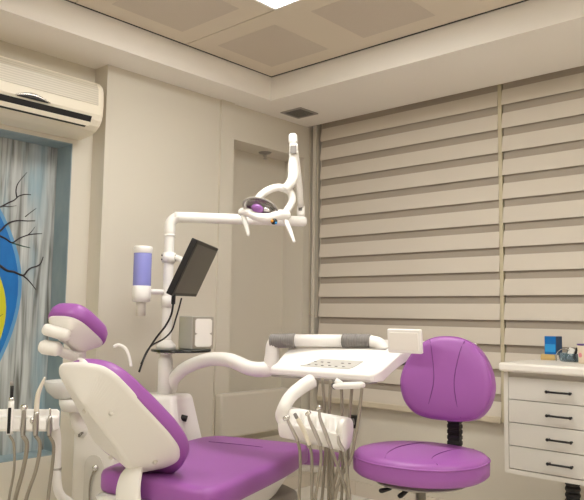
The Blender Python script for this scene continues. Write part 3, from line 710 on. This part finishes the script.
# lamp head
LC = V(*(-2.068, 2.083, 1.461))
camr = V(.739, .673, 0); cama = V(-.673, .739, 0)
p = MB(); p.tube([(-2.134, 2.024, 1.456), (-2.091, 2.023, 1.450), (-2.050, 2.036, 1.431), (-2.016, 2.067, 1.427), (-2.001, 2.106, 1.443), (-1.997, 2.150, 1.446)], [.020, .019, .020, .0215, .023, .0255], 18, 0, 5, .95, dome=True)
p.build('lamp_body', 'white', lamp)
fc = (-cama * .60 - up * .48 - camr * .1).normalized()
xa_ = (camr * .94 - up * .34); xa_ = (xa_ - fc * xa_.dot(fc)).normalized(); ya_ = fc.cross(xa_)
Rl = Matrix((xa_, ya_, fc)).transposed()
RC = V(*(-2.056, 2.059, 1.478))
rf = MB(); rings_ = []
for k, (r_, h_) in enumerate([(.3, -.012), (.7, -.004), (.95, .010), (1.0, .016), (.96, .016), (.85, .006), (.5, -.006), (.1, -.01)]):
    rings_.append([RC + Rl @ V(.072 * r_ * math.cos(2 * PI * i / 32), .046 * r_ * math.sin(2 * PI * i / 32), h_) for i in range(32)])
rf.rings(rings_, 0, (True, True)); rf.build('reflector', 'chrome', lamp)
MB().tube([RC + Rl @ V(.074 * math.cos(2 * PI * i / 28), .048 * math.sin(2 * PI * i / 28), .016) for i in range(29)], .0042, 8, 0, 2).build('reflector_rim', 'greyp', lamp)
MB().ellipsoid(V(*(-2.046, 2.028, 1.465)), (.026, .020, .014), 0, Rl).build('lens', 'bulb', lamp)
MB().ellipsoid(V(*(-2.022, 2.057, 1.462)), (.018, .010, .008), 0, Rl).build('inner_mirror', 'chrome', lamp)
for a, b_, nm in (((-2.124, 2.020, 1.448), (-2.076, 2.008, 1.354), 'greyp'), ((-1.994, 2.141, 1.430), (-1.937, 2.137, 1.330), 'white')):
    MB().tube([a, tuple((Vector(a) + Vector(b_)) / 2 + V(0, 0, .004)), b_], [.0125, .0118, .0075], 14, 0, 4, .75, dome=True).build('handle', 'soapfade' if nm == 'greyp' else 'white', lamp)
MB().ellipsoid(V(*(-1.991, 2.072, 1.411)), (.016, .012, .013)).build('sensor_pod', 'black', lamp)
MB().ellipsoid(V(*(-1.988, 2.057, 1.411)), (.006, .006, .006)).build('sensor_light', 'orange', lamp)
MB().ellipsoid(V(*(-1.976, 2.068, 1.403)), (.005, .005, .005)).build('sensor_light', 'bluelt', lamp)

# ================================================================== monitor
mon = empty('monitor', (-2.365, 1.912, 1.101), 'flat black monitor tilted sideways on the white pole', 'monitor')
BLp, TLp, BRp, TRp = V(*(-2.242, 1.753, 1.095)), V(*(-2.156, 1.803, 1.320)), V(*(-2.513, 2.103, 1.103)), V(*(-2.423, 2.157, 1.326))
ctr = (BLp + TLp + BRp + TRp) / 4
wv = ((BRp - BLp) + (TRp - TLp)).normalized(); hv_ = ((TLp - BLp) + (TRp - BRp)); hv_ = (hv_ - wv * hv_.dot(wv)).normalized(); nv = wv.cross(hv_)
W_ = ((BRp - BLp).length + (TRp - TLp).length) / 2; H_ = ((TLp - BLp).length + (TRp - BRp).length) / 2
if nv.dot(camr) < 0: nv = -nv
Rm = Matrix((wv, hv_, wv.cross(hv_))).transposed()
MB().box(ctr - nv * .014, (W_, H_, .026), 0, 0, .003, Rm).build('casing', 'black', mon)
MB().box(ctr - nv * .0005, (W_ - .036, H_ - .03, .0015), 0, 0, 0, Rm).build('screen', 'screen', mon)
MB().box(ctr - nv * .034, (W_ * .5, H_ * .5, .016), 0, 0, .004, Rm).build('rear_cover', 'white', mon)
MB().tube([V(PX, PY, 1.268) + camr * .024, V(PX, PY, 1.262) + camr * .05, ctr - nv * .036], [.015, .013, .012], 12, 0, 3).build('mount_arm', 'shell', mon)
cb = MB(); cb.tube([(-2.271, 1.781, 1.092), (-2.274, 1.783, 1.060), (-2.290, 1.787, 1.019), (-2.317, 1.781, 0.974), (-2.345, 1.761, 0.929), (-2.362, 1.738, 0.884), (-2.355, 1.708, 0.845), (-2.339, 1.675, 0.792)], .0042, 8, 0, 6)
cb.build('power_cable', 'black', mon)
cb = MB(); cb.tube([(-2.334, 1.874, 1.091), (-2.344, 1.870, 1.049), (-2.347, 1.858, 1.007), (-2.354, 1.844, 0.956), (-2.357, 1.806, 0.921), (-2.367, 1.759, 0.897), (-2.361, 1.726, 0.872), (-2.340, 1.684, 0.823)], .0036, 8, 0, 6)
cb.build('video_cable', 'black', mon)
MB().cyl((-2.265, 1.778, 1.104), (-2.273, 1.783, 1.064), .0085).build('cable_plug', 'black', mon)

# ================================================================== napkin dispenser on the shelf
ND = V(*(-2.368, 1.964, 0.874)); ND.z = .871
nd = empty('napkin_dispenser', tuple(ND), 'grey and white napkin dispenser on the round glass shelf', 'napkin dispenser', None)
R0 = Matrix.Rotation(math.radians(-42.3 + 90 - 48), 4, 'Z')
lx = (camr * .80 - cama * .60).normalized(); ly = (camr * .62 + cama * .78); 
# box corner facing the viewer at ND; left face runs back-left, napkin face back-right
dl = (-camr * .74 + cama * .67).normalized(); dr = (camr * .74 + cama * .45).normalized()
def npt(a, b_, z): return ND + dl * a + dr * b_ + V(0, 0, z)
f = MB(); f.rings([[npt(a, b_, z) for a, b_ in ((0, 0), (0, .1), (.092, .1), (.092, 0))] for z in (0, .143)], 0, smooth=False); f.build('case', 'napkincase', nd, bevel=.004)
f = MB(); f.rings([[npt(a, b_, z) for a, b_ in ((-.006, .012 + e), (-.006, .09 - e), (.004, .09 - e), (.004, .012 + e))] for z, e in ((.012, .008), (.02, 0), (.062, 0), (.068, .012), (.074, 0), (.125, 0), (.133, .008))], 0, smooth=False)
f.build('napkins', 'paper', nd)
f = MB(); f.rings([[npt(a, b_, z) for a, b_ in ((-.0025, .003), (-.0025, .099), (.0, .099), (.0, .003))] for z in (.004, .14)], 0, smooth=False); f.build('front_frame', 'steel', nd)

# ================================================================== blue dispenser on the pole
BD = V(*(-2.482, 1.776, 1.117)); BD0 = BD.copy()
bd = empty('liquid_dispenser', tuple(BD), 'blue translucent cylinder dispenser with white caps on the pole', 'dispenser')
MB().lathe([(.036, .012), (.038, .02), (.038, .172), (.036, .178)], BD, 28).build('tank', 'bluebottle', bd)
MB().lathe([(.038, .163), (.0395, .165), (.041, .188), (.037, .193), (.0, .195)], BD, 28, cap=(True, False)).build('cap', 'white', bd)
MB().lathe([(.022, -.046), (.037, -.043), (.0395, -.02), (.0395, .022), (.037, .025)], BD, 28).build('base', 'white', bd)
MB().lathe([(.012, -.105), (.019, -.104), (.021, -.06), (.021, -.045)], BD, 20).build('nozzle', 'cabframe', bd)
MB().tube([BD + camr * .03 + V(0, 0, .0), V(PX, PY, BD.z + .0) - camr * .01], .011, 12, 0, 0).build('mounting_arm', 'white', bd)

# ================================================================== assistant holder on the left
AHa, AHb = V(*(-2.518, 1.153, 0.622)), V(*(-2.330, 1.323, 0.626)); ah = (AHb - AHa).normalized(); al_ = (AHb - AHa).length
back_ = V(-ah.y, ah.x, 0).normalized(); 
if back_.dot(cama) < 0: back_ = -back_
ast = empty('instrument_holder', tuple((AHa + AHb) / 2), 'white four slot suction holder in front of the mural', 'instrument holder')
hs = [(-.028, -.022), (-.034, -.012), (-.034, .018), (-.026, .026), (.014, .026), (.018, .048), (.026, .050), (.032, .044), (.034, -.012), (.026, -.022)]
f = MB(); f.rings([[AHa + ah * d + back_ * (a * k) + V(0, 0, b_ * k) for a, b_ in hs] for d, k in ((0, .9), (.006, 1), (al_ - .01, 1), (al_, .88))], 0, smooth=False)
hold = f.build('rail', 'white', ast, bevel=.006)
cut = MB()
IP = [(14, 2.475), (27, 2.475), (39.5, 2.475), (54, 2.475)]
spots = [AHa + ah * (al_ * (px + 14) / 71.) - back_ * .030 for px in (13.5, 26.5, 39, 52.5)]
for c_ in spots: cut.cyl(tuple(c_ + V(0, 0, -.06)), tuple(c_ + V(0, 0, .06)), .0125, 0, 16)
cob = cut.build('slot_cutter', 'white', ast)
md = hold.modifiers.new('notch', 'BOOLEAN'); md.object = cob; md.operation = 'DIFFERENCE'; md.solver = 'EXACT'
dg = bpy.context.evaluated_depsgraph_get(); me2 = bpy.data.meshes.new_from_object(hold.evaluated_get(dg)); hold.modifiers.clear(); hold.data = me2; bpy.data.objects.remove(cob, do_unlink=True)
MB().tube([AHb + V(0, 0, .0) - ah * .02 + back_ * .03, (-2.381, 1.353, 0.560), (-2.385, 1.359, 0.480), (-2.388, 1.367, 0.400), (-2.388, 1.385, 0.354), (-2.397, 1.437, 0.311), (-2.422, 1.506, 0.238)], .0165, 16, 0, 6).build('support_arm', 'shell', ast)
MB().lathe([(.0165, 0), (.019, .002), (.019, .008), (.0165, .01)], V(*(-2.387, 1.362, 0.451)), 20).build('clamp_ring', 'steel', ast)
g = 'instruments hanging in the white suction holder'
def aids(name, label, cat, c_): return empty(name, tuple(c_), label, cat, g)
s0, s1, s2, s3 = spots
def down(c_, pts, r=.0055): 
    return [c_ + V(0, 0, -.035)] + [V(*p) for p in pts]
t = aids('curing_light', 'white curing light with black tip, leftmost in the suction holder', 'curing light', s0)
MB().tube([s0 + V(0, 0, -.03), s0 + V(0, 0, .02), s0 + V(0, 0, .085)], [.0115, .0125, .0095], 16, 0, 4).build('body', 'white', t)
MB().box(s0 - back_ * .0115 + V(0, 0, .018), (.011, .005, .09), 0, math.atan2(ah.y, ah.x), .002).build('button_panel', 'black', t)
b_ = MB(); b_.cyl(tuple(s0 + V(0, 0, .085)), tuple(s0 + V(0, 0, .097)), .0085, 1); b_.cyl(tuple(s0 + V(0, 0, .097)), tuple(s0 + V(0, 0, .138)), .006, 0); b_.tube([s0 + V(0, 0, .138), s0 + V(0, 0, .155) - ah * .004], [.006, .005], 12, 2, 0)
b_.build('light_tip', ['black', 'chrome', 'greyp'], t)
MB().tube(down(s0, [(-2.409, 1.206, 0.557), (-2.413, 1.213, 0.469), (-2.431, 1.209, 0.364), (-2.446, 1.213, 0.223)]), .0045, 10).build('hose', 'hose', t)
t = aids('suction_handle', 'short metal suction handle with ball head beside the curing light', 'suction handpiece', s1)
MB().tube([s1 + V(0, 0, -.035), s1 + V(0, 0, .03), s1 + V(0, 0, .055)], [.008, .0085, .008], 14, 0, 3).build('handle', 'steel', t)
MB().ellipsoid(s1 + V(0, 0, .062), (.0145, .0145, .012)).build('ball_head', 'chrome', t)
MB().tube(down(s1, [(-2.384, 1.242, 0.555), (-2.399, 1.239, 0.467), (-2.426, 1.229, 0.361), (-2.451, 1.223, 0.220)]), .0075, 12).build('hose', 'hose', t)
t = aids('air_syringe', 'cream angled syringe, tallest in the suction holder', 'air syringe', s2)
MB().tube([s2 + V(0, 0, .045), s2 + V(0, 0, .085), s2 + V(0, 0, .115) + ah * .004, s2 + V(0, 0, .145) + ah * .015, s2 + V(0, 0, .168) + ah * .024], [.009, .009, .008, .006, .0035], 14, 0, 4).build('handle', 'cream', t)
MB().tube([s2 + V(0, 0, -.035), s2 + V(0, 0, .0), s2 + V(0, 0, .048)], [.0085, .0105, .0095], 14, 0, 3).build('metal_collar', 'steel', t)
MB().ellipsoid(s2 - ah * .012 - back_ * .006 + V(0, 0, .018), (.008, .008, .012)).build('lever', 'chrome', t)
MB().tube(down(s2, [(-2.350, 1.273, 0.556), (-2.365, 1.270, 0.468), (-2.393, 1.256, 0.376), (-2.430, 1.242, 0.221)]), .0065, 12).build('hose', 'hose', t)
t = aids('saliva_ejector', 'small steel saliva ejector, rightmost in the suction holder by the bowl', 'saliva ejector', s3)
MB().tube([s3 + V(0, 0, -.035), s3 + V(0, 0, .0), s3 + V(0, 0, .032)], [.0075, .0085, .0065], 14, 0, 3).build('handle', 'steel', t)
MB().tube([s3 + V(0, 0, .03), s3 + V(0, 0, .05) , s3 + V(0, 0, .06) - ah * .003], [.004, .0035, .003], 10, 0, 2).build('tip', 'chrome', t)
MB().tube(down(s3, [(-2.324, 1.310, 0.555), (-2.331, 1.313, 0.484), (-2.344, 1.312, 0.396), (-2.362, 1.313, 0.254)]), .006, 12).build('hose', 'hose', t)

# ================================================================== stool
ST = V(-1.155, 1.855, 0); SF = V(.10, -.995, 0).normalized(); SR = V(SF.y, -SF.x, 0) * -1      # facing direction and right-hand side
if SR.x < 0: SR = -SR
stool = empty('operator_stool', tuple(ST), 'purple round dentist stool with backrest and black post', 'stool')
def sp(u, f, z): return ST + SR * u + SF * f + V(0, 0, z + .02)
sco = [(.199 * math.cos(2 * PI * k / 40) * (1 + .03 * abs(math.sin(4 * PI * k / 40))), .192 * math.sin(2 * PI * k / 40) * (1 + .03 * abs(math.sin(4 * PI * k / 40)))) for k in range(40)]
if SR.cross(SF).z < 0: sco.reverse()
def seat_s(u, f, z): return sp(u, f, z)
loft(sco, [(.522, .03), (.526, .012), (.536, .001), (.585, 0), (.5965, .006), (.603, .018), (.606, .05), (.606, .10), (.604, .15)], lambda u, f, h: sp(u, f, h), None) if False else None
sc_ = MB(); rings_ = []
for z, k in ((.537, .84), (.540, .94), (.550, .995), (.566, 1.), (.584, 1.0), (.594, .985), (.6015, .95), (.606, .86), (.609, .7), (.610, .4), (.610, .1)):
    rings_.append([sp(u * k, f_ * k, z) for u, f_ in sco])
sc_.rings(rings_, 0); sc_.build('seat', 'purple', stool)
pp = MB(); pp.tube([sp(u * .994, f_ * .994, .590) for u, f_ in sco] + [sp(sco[0][0] * .994, sco[0][1] * .994, .590)], .0028, 8, 0, 2); pp.build('piping', 'purple', stool)
MB().tube([sp(-.03, .165, .6055), sp(-.055, .10, .6095), sp(-.07, 0, .611), sp(-.055, -.10, .6095), sp(-.03, -.16, .6055)], .0011, 6).build('seat_seam', 'purple_dk', stool)
MB().tube([sp(.12, .14, .604), sp(.08, .09, .6090), sp(.07, 0, .611), sp(.08, -.10, .6085), sp(.11, -.145, .6045)], .0011, 6).build('seat_seam', 'purple_dk', stool)
MB().lathe([(.05, .530), (.10, .531), (.135, .536), (.14, .542)], tuple(ST), 36).build('seat_pan', 'greyp', stool)
MB().cyl(sp(0, 0, .30), sp(0, 0, .49), .0155, 0, 18).build('gas_piston', 'steel', stool)
MB().cyl(sp(0, 0, .10), sp(0, 0, .32), .025, 0, 18).build('gas_cylinder', 'black', stool)
for a, b_ in (((-1.186, 1.739, 0.530), (-1.193, 1.706, 0.528)), ((-1.136, 1.757, 0.532), (-1.142, 1.726, 0.519))):
    lv = MB(); va, vb = Vector(a), Vector(b_); lv.tube([va + (va - vb) * .9, va], .004, 8, 1, 0); lv.tube([va, vb], [.007, .0095], 10, 0, 0, .7, dome=True)
    lv.build('lever', ['black', 'steel'], stool)
for k in range(5):
    a = 2 * PI * k / 5 + .3; d_ = V(math.cos(a), math.sin(a), 0)
    MB().tube([ST + V(0, 0, .11), ST + d_ * .15 + V(0, 0, .10), ST + d_ * .27 + V(0, 0, .075)], [.026, .02, .015], 12, 0, 4).build('base_leg', 'black', stool)
    c_ = ST + d_ * .27; n_ = V(-d_.y, d_.x, 0)
    MB().tube([c_ + n_ * -.012 + V(0, 0, .028), c_ + n_ * .012 + V(0, 0, .028)], .028, 18, 0, 0).build('caster', 'blackr', stool)
# stool backrest
BC = V(*(-1.130, 1.983, 0.833)); bf = SF.copy(); tilt = math.radians(8)
bu = (V(0, 0, 1) * math.cos(tilt) - bf * math.sin(tilt)).normalized(); bnv = SR.cross(bu); 
if bnv.dot(bf) < 0: bnv = -bnv
bpts = [(0, -.135), (.06, -.133), (.11, -.118), (.145, -.08), (.161, -.025), (.152, .03), (.126, .08), (.090, .118), (.048, .138), (0, .143)]
bo2 = rounded(bpts + [(-a, b_) for a, b_ in reversed(bpts[1:-1])], 3)
def bk(u, v, n): return BC + SR * u * .94 + bu * v * .93 + bnv * (n - .35 * 0 + .55 * u * u)
rings_ = []
for n_, k in ((-.032, .86), (-.028, .95), (-.016, 1), (.012, 1.), (.022, .985), (.029, .95), (.034, .86), (.037, .6), (.038, .25)):
    rings_.append([bk(u * k, v * k, n_) for u, v in bo2])
MB().rings(rings_, 0).build('backrest', 'purple', stool)
for sx in (-1, 1): MB().tube([bk(sx * .062, .128, .029), bk(sx * .050, .09, .0362), bk(sx * .036, .0, .038), bk(sx * .046, -.07, .037), bk(sx * .062, -.122, .030)], .0012, 6).build('back_seam', 'purple_dk', stool)
pp = MB(); pp.tube([bk(u * .992, v * .992, .020) for u, v in bo2] + [bk(bo2[0][0] * .992, bo2[0][1] * .992, .020)], .0022, 8, 0, 2); pp.build('back_piping', 'purple', stool)
# ribbed post
Pb = BC - bnv * .045 - bu * .02; Pl = sp(-(ST - BC).dot(SR) if False else (BC - ST).dot(SR), (BC - ST).dot(SF) + .0, .50)
po = MB(); n = 16
a0 = Pb + V(0, 0, -.03); b0 = V(Pb.x, Pb.y, .50)
for k in range(n):
    z0 = a0.z + (b0.z - a0.z) * k / n; z1 = a0.z + (b0.z - a0.z) * (k + .72) / n
    po.box((a0.x, a0.y, (z0 + z1) / 2), (.043, .026, abs(z1 - z0)), 0, math.atan2(SR.y, SR.x), .002)
po.box((a0.x, a0.y, (a0.z + b0.z) / 2), (.038, .021, abs(a0.z - b0.z) + .01), 0, math.atan2(SR.y, SR.x))
po.build('back_post', 'blackr', stool)
MB().tube([V(b0.x, b0.y, .50), (V(b0.x, b0.y, .497) + sp(0, 0, .497)) / 2, sp(0, 0, .497)], .016, 10, 0, 2, .5).build('post_bracket', 'black', stool)

# ================================================================== drawer cabinet and worktop
CX0, CX1, CY0, CY1, CZ0, CZ1 = -1.328, -.868, 2.78, 3.235, .395, .808
cab = empty('drawer_cabinet', ((CX0 + CX1) / 2, 3.0, .0), 'pale four drawer cabinet under the worktop by the window wall', 'cabinet')
b = MB(); b.aabb(CX0, CX0 + .018, CY0, CY1, CZ0, CZ1); b.aabb(CX1 - .018, CX1, CY0, CY1, CZ0, CZ1); b.aabb(CX0 + .018, CX1 - .018, CY0, CY1, CZ0, CZ0 + .018)
b.aabb(CX0 + .018, CX1 - .018, CY1 - .012, CY1, CZ0 + .018, CZ1); b.aabb(CX0 + .018, CX1 - .018, CY0 + .02, CY1 - .012, CZ1 - .03, CZ1)
b.build('body', 'cabframe', cab)
dz = (.787 - .415) / 4
for k in range(4):
    z1 = .787 - dz * k; z0 = z1 - dz
    dr_ = MB(); dr_.aabb(CX0 + .0205, CX1 - .0205, CY0 - .002, CY0 + .016, z0 + .0015, z1 - .0015, 0, .0012); dr_.aabb(CX0 + .04, CX1 - .04, CY0 + .016, CY1 - .05, z0 + .012, z1 - .02)
    d = dr_.build('drawer', 'cabinet', cab)
    hz_ = (z0 + z1) / 2 - .002; hx_ = -1.094
    h = MB(); h.tube([(hx_ - .048, CY0 - .022, hz_), (hx_ + .048, CY0 - .022, hz_)], .0042, 12, 0, 0)
    for sx in (-1, 1):
        h.cyl((hx_ + sx * .044, CY0 - .0225, hz_), (hx_ + sx * .044, CY0 - .001, hz_), .0042, 0, 10); h.ellipsoid((hx_ + sx * .046, CY0 - .022, hz_), (.0065, .0065, .0065), 0, None, 12, 8)
    h.build('handle', 'black', d)
PQ = V(*(-1.097, 2.900, 0.324))
b = MB()
for k in range(14): b.lathe([(.026, 0), (.03, .006), (.03, .014), (.026, .02)], (PQ.x, PQ.y, .05 + k * .024), 20)
b.lathe([(.026, .04), (.026, .392)], (PQ.x, PQ.y, 0), 20); b.lathe([(.12, 0), (.12, .025), (.05, .05)], (PQ.x, PQ.y, 0), 28)
b.build('support_post', 'blackr', cab)
wt = MB().aabb(-1.338, -.5, 2.748, 3.245, .808, .844, 0, .010).build('worktop', 'worktop', org=(-1.1, 3.0, .80))
tag(wt, 'white laminate worktop lying on the drawer cabinet', 'worktop')
WT = .844
# things on the worktop
t = empty('product_box', (-1.275, 3.14, WT), 'blue carton standing on a yellow wooden block at the back of the worktop', 'box')
wb = MB().box((-1.275, 3.12, WT + .0125), (.062, .055, .025), 0, .25, .003).build('wooden_block', 'wood', org=(-1.275, 3.12, WT))
tag(wb, 'small yellow wooden block under the blue carton', 'block')
bx = MB(); bx.box((-1.258, 3.13, WT + .025 + .04), (.056, .05, .08), 0, -.15, .002); o = bx.build('carton', 'blue', t)
q = Matrix.Rotation(-.15, 3, 'Z')
cc = V(-1.258, 3.13, WT + .065)
MB().box(tuple(cc + q @ V(.0285, 0, 0)), (.001, .0495, .0795), 0, -.15).build('side_panel', 'bluedk', t)
MB().box(tuple(cc + q @ V(0, -.0255, -.012)), (.050, .001, .034), 0, -.15).build('front_panel', 'bluelt', t)
t = empty('desk_organiser', (-1.158, 3.07, WT), 'clear blue plastic organiser tub with pens and papers on the worktop', 'organiser')
b = MB(); OC = V(-1.158, 3.07, WT)
b.lathe([(.040, .0), (.045, .004), (.050, .036), (.047, .036), (.042, .006), (.0, .005)], OC, 28, 0, cap=(True, False), sx=1.05, sy=.8); b.build('tub', 'orgblue', t)
MB().tube([OC + V(-.058, -.01, .0), OC + V(-.062, -.01, .022), OC + V(-.045, -.012, .045), OC + V(-.02, -.012, .056), OC + V(.0, -.012, .05)], .0022, 8).build('wire_hoop', 'chrome', t)
for lab, c_, r_, m_, nm in (('white folded slip standing in the blue organiser tub', (.0, 0, .012), .35, 'paper', 'paper_slip'), ('white paper slip leaning at the right of the blue organiser tub', (.032, .01, .010), -.5, 'paper', 'paper_slip')):
    o = MB().box(tuple(OC + V(*c_) + V(0, 0, .026)), (.024, .005, .042), 0, .4, .001, Matrix.Rotation(r_, 3, 'Y')).build(nm, m_, org=tuple(OC + V(*c_))); tag(o, lab, 'paper')
o = MB().tube([OC + V(.012, .006, .008), OC + V(.024, .012, .058)], .006, 10, 0, 0, dome=True).build('marker_pen', 'black', org=tuple(OC + V(.018, .009, .008))); tag(o, 'black marker standing in the blue organiser tub', 'pen')
o = MB().tube([OC + V(-.022, .006, .008), OC + V(-.012, .012, .048)], .005, 10, 0, 0, dome=True).build('green_pen', 'branch_lt', org=tuple(OC + V(-.018, .009, .008))); tag(o, 'green pen standing in the blue organiser tub', 'pen')
t = empty('paper_cup', (-1.038, 3.02, WT), 'cream cup with purple rim at the right edge on the worktop', 'cup')
UCu = V(-1.066, 3.0, WT)
MB().lathe([(.030, 0), (.032, .004), (.036, .078), (.034, .078), (.029, .006), (0, .005)], UCu, 28, 0, cap=(True, False)).build('cup_body', 'cup', t)
MB().lathe([(.0355, .074), (.0375, .076), (.0375, .081), (.034, .081)], UCu, 28).build('rim', 'rim', t)
MB().ellipsoid(UCu + V(-.014, -.0325, .035), (.007, .0025, .010)).build('print', 'pink', t)

# ================================================================== camera, world, exposure
cam = bpy.data.cameras.new('camera'); co = bpy.data.objects.new('camera', cam); COL.objects.link(co)
cam.sensor_fit = 'HORIZONTAL'; cam.sensor_width = 36; cam.lens = 36 * 698.95 / 584; cam.clip_start = .05
yaw, pit, rol = math.radians(42.341), math.radians(5.245), math.radians(.870)
fwd = V(-math.sin(yaw) * math.cos(pit), math.cos(yaw) * math.cos(pit), math.sin(pit))
r0 = V(math.cos(yaw), math.sin(yaw), 0); u0 = r0.cross(fwd)
rx = r0 * math.cos(rol) + u0 * math.sin(rol); ux = -r0 * math.sin(rol) + u0 * math.cos(rol)
mw = Matrix((rx, ux, -fwd)).transposed().to_4x4(); mw.translation = V(0, 0, 1.03)
co.matrix_world = mw
S.camera = co
wd = bpy.data.worlds.new('world'); S.world = wd; wd.use_nodes = True
wd.node_tree.nodes['Background'].inputs['Color'].default_value = (.8, .75, .65, 1); wd.node_tree.nodes['Background'].inputs['Strength'].default_value = .15
S.view_settings.view_transform = 'Standard'; S.view_settings.look = 'None'; S.view_settings.gamma = 1; S.view_settings.use_curve_mapping = False
S.view_settings.exposure = 1.08
S.cycles.use_denoising = True
S.cycles.max_bounces = 14
S.cycles.diffuse_bounces = 12
